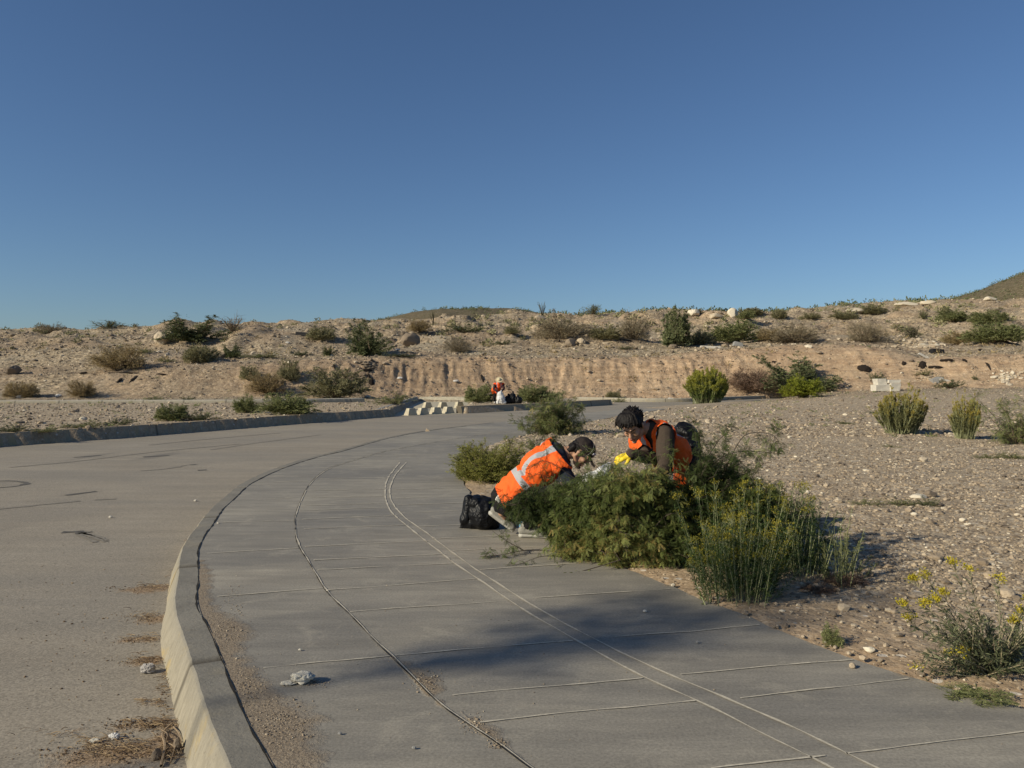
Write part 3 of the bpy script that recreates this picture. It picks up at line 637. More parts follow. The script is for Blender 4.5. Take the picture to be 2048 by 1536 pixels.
def shrub_proto(seed, matk, n_stem=70, n_leaf=60, leafL=.042, leafW=.020, vase=.0, flat=.9, open_=.0, tipf=0., lop=.25, stem_m=None, spread=.93, clump=12, r0=.25, fill=7000):
    """bush in a unit box: about 1 wide and 1 high, base at the origin"""
    r = np.random.default_rng(seed); g = Geo(); st = Geo()
    # directions over a dome
    ph = r.uniform(0, 2*np.pi, n_stem); u = r.uniform(0, 1, n_stem)
    el = np.arccos(1-u*spread)                      # 0 = up
    lobes = 1+lop*(vnoise(np.cos(ph)*1.4+seed, np.sin(ph)*1.4, el*1.5, seed)+.6*vnoise(np.cos(ph)*3.1+seed, np.sin(ph)*3.1, el*3, seed+1))
    hx = .5*np.sin(el)**.75*lobes; hz = (np.cos(el)**.8*flat)*lobes
    if vase: hx = .5*np.sin(el)**.7*lobes; hz = (.22+.78*np.cos(el)**.75)*lobes
    tipp = np.stack([hx*np.cos(ph), hx*np.sin(ph), np.maximum(hz, .08)], 1)
    b0 = np.stack([r.normal(0, .05, n_stem), r.normal(0, .05, n_stem), np.zeros(n_stem)], 1)
    if vase: b0[:, :2] += tipp[:, :2]*.45
    mid = b0*.5+tipp*.5; mid[:, 2] += .12*(1-hz) if not vase else 0; mid[:, :2] *= 1.1 if not vase else 1.0
    paths = bez(b0, mid, tipp, 7)
    tubes(st, paths, np.linspace(.010, .003, 7)*1.0)
    # twigs from the stems
    k = clump; tt = r.uniform(r0, 1, (n_stem, k)); idx = tt*6; i0 = np.clip(idx.astype(int), 0, 5); fr = (idx-i0)[..., None]
    s_ = np.arange(n_stem)[:, None]
    pb = paths[s_, i0]*(1-fr)+paths[s_, i0+1]*fr; dd = unit(paths[s_, i0+1]-paths[s_, i0])
    dd = unit(dd+r.normal(0, .55-.3*vase, dd.shape)+np.array([0, 0, .25+.5*vase])); ln = r.uniform(.06, .15, (n_stem, k, 1))*(1-.35*vase)
    pb = pb.reshape(-1, 3); dd = dd.reshape(-1, 3); ln = ln.reshape(-1, 1)
    pe = pb+dd*ln; pm = (pb+pe)/2+r.normal(0, .01, pb.shape)
    tw = bez(pb, pm, pe, 3); tubes(st, tw, np.array([.004, .003, .0015]))
    m_ = len(pb); q = max(1, int(n_leaf*2.3)//k)
    ct = np.repeat(r.uniform(0, 1, m_), q)
    f = r.uniform(.1, 1.05, (m_*q, 1)); bi = np.repeat(pb, q, 0); ei = np.repeat(pe, q, 0); di = np.repeat(dd, q, 0)
    base = bi+(ei-bi)*f; d = unit(di*.8+r.normal(0, .6-.25*vase, base.shape))
    base[:, 2] = np.maximum(base[:, 2], .01)
    tint = np.clip(ct*.55+r.uniform(0, .45, len(base)), 0, 1)
    hh = base[:, 2]+ .0
    tip = None
    if tipf:
        rad = np.linalg.norm(base*np.array([1.6, 1.6, 1]), axis=1)
        tip = np.clip((rad-(1-tipf))*3.5+r.uniform(-.3, .3, len(base)), 0, 1)
    leaves(g, base, d, leafL*r.uniform(.6, 1.3, len(base)), leafW*r.uniform(.7, 1.2, len(base)), r, tint, tip, droop=.0 if vase else .1)
    if fill and not vase:                            # fine twig ends filling the dome down to the ground
        ph = r.uniform(0, 2*np.pi, fill); el = np.arccos(r.uniform(.0, 1, fill)); rr = r.uniform(.55, 1.02, fill)**.6
        lb = 1+lop*(vnoise(np.cos(ph)*1.4+seed, np.sin(ph)*1.4, el*1.5, seed)+.6*vnoise(np.cos(ph)*3.1+seed, np.sin(ph)*3.1, el*3, seed+1))+.10*vnoise(np.cos(ph)*7, np.sin(ph)*7, el*7, seed+3)
        c = np.stack([.5*np.sin(el)**.75*lb*rr*np.cos(ph), .5*np.sin(el)**.75*lb*rr*np.sin(ph), np.cos(el)**.8*flat*lb*rr*.93+.02], 1)
        o_ = unit(c*np.array([1, 1, .8])+np.array([0, 0, .12])); cl = .5+.5*vnoise(c[:, 0]*9, c[:, 1]*9, c[:, 2]*9, seed+5)
        k_ = cl > .30; c, o_, cl = c[k_], o_[k_], cl[k_]
        leaves(g, c, unit(o_+r.normal(0, .55, c.shape)), .036*r.uniform(.6, 1.4, len(c)), .011, r, np.clip(cl*.6+r.uniform(-.1, .5, len(c)), 0, 1))
    root = empty('shrub', (0, 0, -60)); root.name = 'shrub'
    s1 = st.build('stems', stem_m or MSTEM, root); f1 = g.build('foliage', LM[matk], root)
    return root
def open_proto(seed, matk, n=26, leaf_n=1800, L=.045, W=.014, wand=False, bare=False):
    """loose shrub or small tree: forked branches with tufts of leaves and daylight between"""
    r = np.random.default_rng(seed); g = Geo(); st = Geo()
    ph = r.uniform(0, 2*np.pi, n); el = r.uniform(.1, 1.15, n)*(.55 if wand else 1)
    L0 = r.uniform(.65, 1.05, n)
    tipp = np.stack([np.sin(el)*np.cos(ph)*.62*L0, np.sin(el)*np.sin(ph)*.62*L0, np.cos(el)*L0], 1)
    b0 = np.zeros((n, 3)); mid = tipp*.5+np.array([0, 0, .12])+r.normal(0, .04, (n, 3))
    pa = bez(b0, mid, tipp, 8); tubes(st, pa, np.linspace(.016 if not wand else .012, .004, 8), sides=4)
    if wand:
        pb, pe = [], []
    k = 0 if wand else (9 if not bare else 14)
    if k:
        i0 = r.integers(2, 7, (n, k)); s_ = np.arange(n)[:, None]; q0 = pa[s_, i0].reshape(-1, 3)
        dd = unit((pa[s_, i0]-pa[s_, i0-1]).reshape(-1, 3)+r.normal(0, .5, (n*k, 3))+np.array([0, 0, .2])); ln = r.uniform(.1, .3, (n*k, 1))
        q2 = q0+dd*ln; q1 = (q0+q2)/2+r.normal(0, .02, q0.shape); tw = bez(q0, q1, q2, 4); tubes(st, tw, np.linspace(.005, .002, 4))
        if not bare:
            m_ = leaf_n//(n*k)+1; f = r.uniform(.15, 1.05, (n*k*m_, 1)); bb = np.repeat(q0, m_, 0)+np.repeat(q2-q0, m_, 0)*f
            tint = np.clip(np.repeat(r.uniform(0, .6, n*k), m_)+r.uniform(0, .4, len(bb)), 0, 1)
            leaves(g, bb+r.normal(0, .012, bb.shape), unit(np.repeat(dd, m_, 0)*.6+r.normal(0, .7, bb.shape)), L*r.uniform(.6, 1.2, len(bb)), W, r, tint)
    root = empty('shrub', (0, 0, -60)); st.build('stems', MSTEMD if not bare else MSTEM, root)
    if wand:
        m_ = 40; i0 = r.integers(1, 7, n*m_); s_ = np.repeat(np.arange(n), m_); bb = pa[s_, i0]+(pa[s_, np.minimum(i0+1, 7)]-pa[s_, i0])*r.uniform(0, 1, (n*m_, 1))
        leaves(g, bb, unit(r.normal(0, 1, bb.shape)+np.array([0, 0, .5])), .03, .012, r, r.uniform(0, 1, len(bb)))
    if g.n: g.build('foliage', LM[matk], root)
    return root

PROTO = {
 'olive': [shrub_proto(11, 'olive', 90, 110), shrub_proto(12, 'olive', 80, 100, lop=.4)],
 'straw': [shrub_proto(21, 'straw', 90, 95, leafW=.010), shrub_proto(22, 'straw', 80, 90, leafW=.010, lop=.4)],
 'greyst': [shrub_proto(31, 'greyst', 80, 70, leafW=.009, lop=.45), shrub_proto(32, 'greyst', 70, 60, leafW=.009, lop=.55, r0=.2)],
 'green': [shrub_proto(41, 'green', 90, 110, lop=.3), shrub_proto(42, 'green', 80, 100, lop=.45)],
 'dark': [shrub_proto(51, 'dark', 80, 110, lop=.55, leafL=.07, leafW=.024), shrub_proto(52, 'dark', 70, 90, lop=.75, leafL=.07, leafW=.022)],
 'rabbit': [shrub_proto(61, 'rabbit', 200, 130, vase=1, leafL=.06, leafW=.010, tipf=.32, lop=.1, stem_m=MSTEMG, spread=.9)],
 'rabbit2': [shrub_proto(71, 'rabbit2', 150, 90, vase=1, leafL=.05, leafW=.011, tipf=.26, lop=.38, stem_m=MSTEMG, spread=.8), shrub_proto(72, 'rabbit2', 100, 70, vase=1, leafL=.05, leafW=.010, tipf=.26, lop=.45, stem_m=MSTEMG, spread=.7)],
 'yellow': [shrub_proto(81, 'yellow', 80, 110, lop=.35, leafL=.06, leafW=.018)],
 'brown': [shrub_proto(91, 'brown', 100, 60, leafW=.008, lop=.3, leafL=.07)],
 'weed': [shrub_proto(101, 'green', 40, 60, flat=.8, lop=.6, r0=.2, fill=0), shrub_proto(102, 'dark', 40, 60, flat=.8, lop=.6, r0=.2, fill=0)],
 'open': [open_proto(111, 'dark'), open_proto(112, 'green', 22)],
 'dead': [open_proto(121, 'greyst', 16, bare=True)],
 'ocot': [open_proto(131, 'green', 18, wand=True)],
}
ALLP = [o for v in PROTO.values() for o in v]
NAMES = {'open': 'tree', 'dead': 'dead_shrub', 'ocot': 'ocotillo', 'weed': 'weed'}
# (x, base y, width, height) in the photo; kind; label
B = [
 (35,797,58,34,'straw','straw coloured bush at the far left end of the path'),
 (160,796,48,30,'straw','small olive straw bush behind the pale path, left of the cracked bank'),
 (228,742,88,46,'straw','big rounded khaki bush on top of the cracked earth bank at left'),
 (395,727,64,36,'olive','grey olive bush beside the small dark green one on the left slope'),
 (458,717,36,20,'dark','small dark green bush in the middle of the left slope'),
 (208,663,76,24,'open','row of feathery dark shrubs on the left skyline hump'),
 (98,667,52,18,'greyst','faint grey shrub at the far left of the skyline'),
 (378,684,96,36,'dark','large green bush on the skyline beside the pale boulder'),
 (462,670,60,42,'dead','leafless branching shrub on the left skyline'),
 (497,762,38,26,'olive','small olive bush above the tan dry one on the bank'),
 (524,788,58,38,'straw','tan dry bush halfway down the left bank'),
 (575,764,40,38,'olive','olive bush in a gully of the left bank'),
 (490,826,50,34,'green','smaller of two bright green bushes touching at the far kerb'),
 (567,829,108,42,'green','wide bright green bush right behind the far kerb'),
 (663,797,112,52,'olive','wide round olive bush at the foot of the bank beside the gully'),
 (338,842,62,32,'green','green bush near the left end of the far kerb'),
 (398,842,54,22,'weed','loose green weeds right of the bush near the far kerb'),
 (735,714,74,48,'dark','dark green bush on the middle terrace edge'),
 (642,683,54,28,'olive','olive bush beside the black hollow below the skyline'),
 (835,667,46,22,'straw','straw bush left of the wispy cactus shrub under the far hill'),
 (866,655,30,32,'ocot','small wand shrub in front of the far hill'),
 (915,706,46,26,'greyst','round grey twiggy bush alone on the gravel terrace'),
 (955,806,56,34,'green','green bush left of the distant bending worker'),
 (1062,806,58,34,'green','green bush right of the black bags by the distant worker'),
 (1102,806,40,26,'green','lower green bush behind the far kerb, behind the small mesquite'),
 (790,809,66,24,'weed','green weeds spilling over the drain mouth'),
 (925,668,70,24,'weed','sparse green weeds under the far hill'),
 (1122,682,104,46,'greyst','wide grey straw thicket on the terrace lip'),
 (1213,682,70,26,'olive','low olive bush between two grey thickets on the terrace lip'),
 (1268,682,70,44,'greyst','upright grey thicket with bare stems on the terrace lip'),
 (1355,694,58,58,'dark','tall dark olive bush standing on the terrace lip'),
 (1085,636,34,34,'ocot','tall wand cactus shrub on the central skyline'),
 (1185,632,44,26,'open','sparse little tree on the skyline right of the wand cactus'),
 (1470,687,100,46,'green','broad dark green bush below the pointed cream rock'),
 (1405,689,50,26,'olive','olive bush between the tall dark one and the broad dark one'),
 (1505,632,44,15,'olive','dark scrub on the skyline right of the pointed cream rock'),
 (1592,686,88,36,'greyst','grey dry thicket on the flat behind the right bank'),
 (1540,684,46,22,'straw','small straw bush in front of the mounds'),
 (1740,686,72,40,'greyst','grey olive thicket on top of the right bank'),
 (1832,680,50,30,'open','sparse thin shrubs right of the grey olive thicket'),
 (1915,645,64,30,'green','dense dark green bush high on the right slope'),
 (1850,640,32,22,'open','small open bush left of the dense dark one on the right slope'),
 (1992,648,72,26,'green','spreading green bush high on the right edge slope'),
 (2003,687,112,44,'green','very wide green thicket at the right edge of the upper terrace'),
 (1928,689,62,26,'straw','straw weeds left of the very wide green thicket'),
 (1622,640,30,12,'olive','tiny dark bush on the mound ridge'),
 (1690,639,48,14,'olive','flat dark bush on the pale ridge'),
 (1750,630,50,18,'olive','dark bushes on the ridge below the right mountain'),
 (1418,808,80,62,'rabbit','bright yellow green round bush beside the side road'),
 (1508,788,84,46,'brown','dead brown tumbleweed bush behind the side road'),
 (1605,787,118,54,'dark','large dark green bush at the foot of the right bank'),
 (1612,795,78,38,'yellow','vivid yellow green low bush before the large dark green one'),
 (1757,764,28,20,'weed','dark tufted grass above the broken concrete blocks'),
 (1810,869,88,74,'rabbit2','yellow tipped broom bush on the gravel, broad one'),
 (1935,878,58,72,'rabbit2','yellow tipped broom bush on the gravel, narrow one'),
 (1850,753,34,14,'weed','deep green creeper under the dark overhang of the right bank'),
 (1905,777,52,20,'weed','deep green creeper slanting down the right bank'),
 (1952,762,12,12,'weed','tiny green tuft on the right bank'),
 (1240,806,22,14,'weed','two small green tufts against the cream kerb'),
 (1228,797,26,14,'olive','small pale bush at the foot of the rilled bank'),
 (1005,690,40,12,'weed','faint green weeds on the central gravel terrace'),
 (600,827,30,10,'weed','thin weeds right of the wide bright green bush'),
 (235,850,50,16,'weed','green weeds behind the far kerb below the cracked bank'),
 (165,856,70,14,'weed','long patch of weeds behind the far kerb at left'),
 (20,866,60,20,'weed','weeds at the left end of the far kerb'),
 (90,864,40,12,'weed','thin weeds between two patches at the left far kerb'),
 (285,706,30,10,'weed','dark weeds on the slope right of the khaki bush'),
 (520,716,60,12,'weed','dark green weeds at the shaded terrace line, left one'),
 (600,713,40,12,'weed','dark green weeds at the shaded terrace line, middle one'),
 (656,712,22,14,'dark','small dark bush at the shaded terrace line'),
 (800,716,60,9,'weed','low weeds trailing right of the dark terrace bush'),
 (1025,668,30,14,'olive','small olive bush on the slope left of the wide thicket'),
 (1650,784,30,10,'weed','dark twiggy litter right of the large dark bush'),
 (330,725,26,10,'weed','low dark weeds left of the grey olive slope bush'),
 (1440,800,40,7,'weed','flat weeds beside the bright round bush'),
 (1785,895,34,7,'weed','flat dark weeds below the broad broom bush'),
 (1690,848,34,7,'weed','flat dark weeds on the gravel left of the broad broom bush'),
 (1748,827,30,6,'weed','small flat weeds on the gravel before the broken concrete'),
 (1985,917,44,12,'weed','dark weeds on the gravel, left of the pair at the right edge'),
 (2030,918,40,16,'weed','dark weeds on the gravel at the very right edge'),
 (1862,1012,44,20,'weed','green ground weed right of the grey stone'),
 (1825,1035,40,14,'weed','green ground weed below the grey stone'),
 (1740,1088,50,16,'weed','green ground weed beside the end of the broom thicket'),
 (1805,1066,44,18,'weed','leafy ground weed between two smaller ones on the soil'),
 (1250,700,30,8,'weed','dry weeds on the gravel under the upright grey thicket'),
 (1395,628,26,9,'olive','dark scrub between the two cream boulders'),
 (305,803,32,12,'weed','small weeds in front of the pale path'),
 (372,803,30,12,'weed','small weeds at the right end of the pale path'),
 (1560,640,30,20,'olive','olive bush left of the first mound'),
 (1495,640,34,18,'green','green bush behind the pointed cream rock'),
]
rB = random.Random(4); used = set()
def place_bush(px, py, w_, h_, kind, label, name=None, group=None, ymin=8):
    x, y, z = hit(px, py, ymin)
    pr = PROTO[kind][rB.randrange(len(PROTO[kind]))]
    if pr in used: o = copy_tree(pr)
    else: o = pr; used.add(pr)
    o.name = name or NAMES.get(kind, 'bush')
    s = y/F; o.location = (x, y+.2*w_*s, z-.02); o.rotation_euler = (0, 0, rB.uniform(0, 6.28))
    k = 1.1; o.scale = (w_*s*k, w_*s*k*rB.uniform(.8, 1.1), h_*s*k)
    if kind in ('open', 'dead'): o.scale = (w_*s*1.2, w_*s*1.0, h_*s*1.05)
    tag(o, label, {'open': 'tree', 'dead': 'shrub', 'ocot': 'shrub', 'weed': 'weed'}.get(kind, 'bush'), group or {'weed': 'weeds on the gravel', 'ocot': 'wand shrubs on the skyline', 'open': 'sparse shrubs'}.get(kind, 'desert bushes'))
    return o
for b_ in B: place_bush(*b_)

# far-off scrub on the hills and along the skyline, one mass of small bushes
def scatter_bushes(name, pts, size, matk, seed, nl=26):
    r = np.random.default_rng(seed); g = Geo(); k = len(pts)
    base = np.repeat(pts, nl, 0); sz = np.repeat(size, nl)[:, None]
    d = unit(r.normal(0, 1, base.shape)*np.array([1, 1, .7])+np.array([0, 0, .35])); rr = r.uniform(.2, 1, (len(base), 1))
    b0 = base+d*rr*sz*np.array([.6, .6, .55]); b0[:, 2] = np.maximum(b0[:, 2], base[:, 2])
    leaves(g, b0, unit(d+r.normal(0, .5, d.shape)), sz[:, 0]*.35, sz[:, 0]*.16, r, np.clip(np.repeat(r.uniform(0, .6, k), nl)+r.uniform(0, .4, len(b0)), 0, 1))
    return g.build(name, LM[matk])
def pick(n, x0, x1, y0, y1, seed, spread=None):
    r = np.random.default_rng(seed); y = r.uniform(y0, y1, n); px = r.uniform(x0, x1, n); x = (px-1024)*y/F
    return np.stack([x, y, terr(x, y)], 1), px
p_, q_ = pick(9000, -900, 3000, 215, 425, 3); keep = (fbm(p_[:, 0]*.03, p_[:, 1]*.03, 0, 3, 6) > -.25)
p_ = p_[keep]; o = scatter_bushes('hill_scrub', p_, np.random.default_rng(1).uniform(1.0, 2.6, len(p_)), 'dark', 4, 16)
tag(o, 'dark scrub dotted over the far hills and mountain', 'scrub', kind='stuff')
p_, q_ = pick(560, 1080, 1960, 112, 150, 8); sz = np.random.default_rng(2).uniform(.5, 1.5, len(p_))
o = scatter_bushes('skyline_scrub', p_, sz, 'dark', 9, 30); tag(o, 'dark green scrub along the skyline of the right plateau', 'scrub', kind='stuff')
p_, q_ = pick(1700, -200, 2300, 56, 135, 12); p_ = p_[fbm(p_[:, 0]*.08, p_[:, 1]*.08, 0, 3, 91) > -.12]; sz = np.random.default_rng(5).uniform(.15, .6, len(p_))
o = scatter_bushes('dry_grass', p_, sz, 'straw', 10, 24); tag(o, 'dry grass tufts scattered over the upper slopes', 'grass', kind='stuff')
p_, q_ = pick(900, -300, 2400, 17, 66, 13)
k_ = ~(inroad(p_[:, 0], p_[:, 1]) | inside(PAVPOLY, p_[:, 0], p_[:, 1]) | inside(BAY, p_[:, 0], p_[:, 1])); p_ = p_[k_]; sz = np.random.default_rng(6).uniform(.06, .22, len(p_))
p2_, q_ = pick(420, 900, 2300, 72, 135, 15); p2_ = p2_[fbm(p2_[:, 0]*.06, p2_[:, 1]*.06, 0, 3, 93) > 0]
o = scatter_bushes('desert_scrub', p2_, np.random.default_rng(8).uniform(.4, 1.1, len(p2_)), 'olive', 14, 60); tag(o, 'low olive scrub between the mounds on the right slope', 'scrub', kind='stuff')
p2_, q_ = pick(160, -100, 900, 66, 120, 16)
o = scatter_bushes('desert_scrub', p2_, np.random.default_rng(9).uniform(.3, .9, len(p2_)), 'olive', 17, 60); tag(o, 'low olive scrub over the left slope', 'scrub', kind='stuff')
o = scatter_bushes('ground_weeds', p_, sz, 'green', 11, 24); tag(o, 'small green weeds sprinkled over the gravel lot and banks', 'weeds', kind='stuff')
# ================================================================== stones
def ico(sub=1):
    bm = bmesh.new(); bmesh.ops.create_icosphere(bm, subdivisions=sub, radius=1); V = np.array([v.co[:] for v in bm.verts]); T = np.array([[v.index for v in f.verts] for f in bm.faces]); bm.free(); return V, T
def stone_material(name, stops):
    m, t, b = mat(name); n = N(t); c = n.ramp(n.attr('tint'), stops)
    f = n.noise(n.geo(), 30, 5, .7); c = n.mix(.45, c, n.mix(f, n.mix(1., c, (.35, .35, .35), 'MULTIPLY'), n.mix(1., c, (1.6, 1.6, 1.6), 'MULTIPLY')))
    n.l(c, b.inputs['Base Color']); b.inputs['Roughness'].default_value = .9; b.inputs['Specular IOR Level'].default_value = .2
    n.bump(f, .6, .01, b); return m
MST = stone_material('gravel stones', [(0, (.15, .12, .09)), (.3, (.30, .235, .165)), (.65, (.40, .32, .225)), (.93, (.48, .40, .29)), (1, (.66, .59, .46))])
def stones(name, pos, size, seed, zsink=.3, flat=.6, m=None, parent=None):
    r = np.random.default_rng(seed); V0, T0 = ico(1); k = len(pos)
    # keep it cheap: an octahedron-like stone of 12 points, ragged
    V = np.repeat(V0[None], k, 0)*(1+r.uniform(-.28, .28, (k, len(V0), 1)))
    sc = np.stack([r.uniform(.7, 1.3, k), r.uniform(.6, 1.1, k), flat*r.uniform(.6, 1.2, k)], 1)*size[:, None]
    V = V*sc[:, None]; a = r.uniform(0, 6.28, k); c, s = np.cos(a)[:, None], np.sin(a)[:, None]
    X = V[..., 0]*c-V[..., 1]*s; Y_ = V[..., 0]*s+V[..., 1]*c; V[..., 0] = X; V[..., 1] = Y_
    V = V+pos[:, None]; V[..., 2] += (size*flat*zsink)[:, None]
    T = (T0[None]+np.arange(k)[:, None, None]*len(V0)).reshape(-1, 3)
    return mesh_obj(name, V.reshape(-1, 3), [T], m or MST, parent, {'tint': np.repeat(r.uniform(0, 1, k)**1.5, len(V0))})
def lot_pts(n, x0, x1, y0, y1, seed, dens=None):
    r = np.random.default_rng(seed); y = y0*(y1/y0)**r.uniform(0, 1, n) if dens is None else dens(r, n); px = r.uniform(x0, x1, n); x = (px-1024)*y/F
    k = ~(inroad(x, y) | inside(PAVPOLY, x, y) | inside(BAY, x, y)); x, y = x[k], y[k]
    return np.stack([x, y, terr(x, y)], 1)
p_ = lot_pts(64000, 1000, 2250, 3.3, 22, 31)
bb = np.interp(dist_to(EDGE, p_[:, 0], p_[:, 1], 4), [0, .9, 1.6], [.12, .3, 1]); bb[p_[:, 1] > 8] = 1
k_ = np.random.default_rng(3).uniform(0, 1, len(p_)) < bb; p_ = p_[k_]
sz = np.random.default_rng(4).lognormal(-4.75, .52, len(p_)); sz = np.clip(sz*np.interp(p_[:, 1], [3, 12], [.8, 1.25]), .004, .055)
o = stones('gravel', p_, sz, 5); tag(o, 'loose pebbles covering the lot beside the footpath', 'gravel', kind='stuff')
p_ = lot_pts(30000, -250, 2300, 17, 62, 32); sz = np.clip(np.random.default_rng(5).lognormal(-3.65, .5, len(p_)), .015, .16)
o = stones('gravel', p_, sz, 6); tag(o, 'loose stones over the far lots and bank foot', 'gravel', kind='stuff')
p_ = lot_pts(26000, -250, 2300, 50, 135, 33); sz = np.clip(np.random.default_rng(6).lognormal(-2.45, .5, len(p_))*np.interp(p_[:, 1], [50, 60, 90], [.5, .8, 1.1]), .03, .6)
o = stones('rubble', p_, sz, 7); tag(o, 'broken stones strewn over the banks and terraces', 'rubble', kind='stuff')

def boulder(name, px, py, w_, h_, tint, seed, label, m=None, ymin=6, cat='rock', group=None, sub=3, lump=.28, pos=None):
    x, y, z = pos or hit(px, py, ymin); s = y/F; V, T = ico(sub)
    d = 1+lump*fbm(V[:, 0]*1.3+seed, V[:, 1]*1.3, V[:, 2]*1.3, 4, seed)+.06*vnoise(V[:, 0]*6, V[:, 1]*6, V[:, 2]*6, seed)
    # a few flat broken faces
    r = np.random.default_rng(seed)
    V = V*d[:, None]
    for _ in range(5):
        n_ = unit(r.normal(0, 1, 3)); c = r.uniform(.6, .85); t = V@n_; V = np.where((t > c)[:, None], V-(t-c)[:, None]*n_[None]*.9, V)
    V = V*np.array([w_*s*.55, w_*s*.45, h_*s*.62]); V[:, 2] += h_*s*.35
    o = mesh_obj(name, V, [T], m or MST, None, {'tint': np.full(len(V), tint)}, smooth=False)
    o.location = (x, y+w_*s*.3, z); o.rotation_euler = (0, 0, r.uniform(0, 6))
    return tag(o, label, cat, group or 'boulders and rocks')
for a in [
 ('boulder',820,693,40,28,.15,1,'large grey round boulder on the upper slope, casting a black shadow'),
 ('boulder',320,690,34,26,.92,2,'pale cracked boulder beside the skyline bush at left'),
 ('boulder',342,672,22,12,.88,3,'small pale rock just above the cracked boulder'),
 ('boulder',1389,633,27,15,.99,4,'cream domed boulder on the skyline'),
 ('boulder',1466,636,20,20,1.,5,'pointed cream rock on the skyline'),
 ('boulder',1435,642,30,12,.9,6,'low pale rocks between the two cream boulders'),
 ('rock',1142,694,26,18,.2,7,'grey rock at the terrace lip below the wide thicket'),
 ('rock',1163,690,18,14,.75,8,'tan rock right beside the grey lip rock'),
 ('rock',1347,698,22,10,.1,9,'dark flat rock below the tall olive bush'),
 ('rock',22,750,26,20,.12,10,'grey rock at the far left of the slope'),
 ('rock',440,715,24,12,.35,11,'rounded rock right of the small dark green bush'),
 ('rock',1080,640,26,9,.9,12,'cream rock under the tall wand cactus'),
 ('rock',1820,611,40,9,.97,13,'white rocks on the ridge under the mountain'),
 ('rock',1860,609,30,8,.97,14,'white rock on the ridge right of the others'),
 ('rock',1712,627,36,10,.95,15,'pale rocks among the ridge bushes'),
 ('rock',1985,602,26,8,.97,16,'white stones at the mountain foot'),
 ('rock',960,806,22,9,.95,17,'cream stone slab on the far kerb by the green bush'),
 ('rock',1866,995,26,15,.12,18,'dark grey stone lying on the gravel'),
 ('rock',1841,998,32,9,.99,19,'white elongated stone touching the dark grey stone'),
 ('rock',1850,924,16,9,.9,20,'single pale stone on the far part of the gravel'),
 ('rock',1614,988,12,8,.99,21,'small bright white stone on the gravel by the thicket'),
 ('rock',1830,1031,12,6,.99,22,'small white stone below the dark grey stone'),
 ('rock',1928,1044,14,7,.99,23,'small white stone toward the right of the gravel'),
 ('rock',1742,1306,22,11,1.,24,'white stone at the footpath edge'),
 ('rock',1668,1234,14,10,.05,25,'little dark stone on the bare soil'),
 ('rock',1707,1337,15,9,.7,26,'small cone shaped stone lying on the footpath'),
 ('rock',1525,1200,18,14,.6,27,'brown stone at the foot of the broom bushes'),
 ('rock',1970,1132,26,14,.2,28,'flat grey stone on the soil behind the yellow flowers'),
 ('rock',1985,1158,26,12,.5,29,'tan flat stone behind the yellow flowers'),
 ('rock',2020,1195,34,16,.7,30,'pale tan rock at the right edge behind the yellow flowers'),
 ('rock',1640,1180,34,12,.6,31,'half buried rock right of the broom bushes'),
 ('rock',1875,1122,30,10,.45,32,'flat tan rock half sunk in the dark soil'),
 ('rock',1790,1228,16,7,.6,33,'small tan stone in the middle of the soil patch'),
 ('rock',1755,1222,12,6,.8,34,'small pale stone left of the tan one on the soil'),
 ('rock',1900,1215,12,6,.5,36,'small brown stone behind the flower stalks')]:
    boulder(*a, ymin=3)
# ================================================================== foreground plants
def bip_leaf():
    """twice divided leaf: two arms of paired leaflets"""
    V = []; Q = []
    for sgn in (-1, 1):
        a = math.radians(24)*sgn; ax = np.array([math.cos(a), math.sin(a), 0]); pr = np.array([-math.sin(a), math.cos(a), 0])
        for i in range(7):
            f = .18+.82*i/6; c = ax*f+np.array([0, 0, -.22*f*f])
            for q in (-1, 1):
                d = unit(ax*.55+pr*q*.85+np.array([0, 0, -.15])); l = .19*(1-.35*abs(f-.55)); wv = np.cross(d, [0, 0, 1])*.050
                k = len(V); V += [c, c+d*l*.5+wv, c+d*l, c+d*l*.5-wv]; Q.append([k, k+1, k+2, k+3])
    return np.array(V), np.array(Q)
BLV, BLQ = bip_leaf()
def put_leaves(g, base, d, size, r, tint, droop=.35):
    """place divided leaves: d = outward direction"""
    d = unit(d+np.array([0, 0, -droop])); up = unit(np.array([0, 0, 1.])+r.normal(0, .35, d.shape)); s = unit(np.cross(up, d)); n_ = np.cross(d, s)
    k = len(base); M = np.stack([d, s, n_], 1)       # rows are the axes
    V = np.einsum('vi,kij->kvj', BLV, M)*size[:, None, None]+base[:, None]
    Q = BLQ[None]+np.arange(k)[:, None, None]*len(BLV)
    g.add(V.reshape(-1, 3), Q=Q.reshape(-1, 4), tint=np.repeat(tint, len(BLV)))
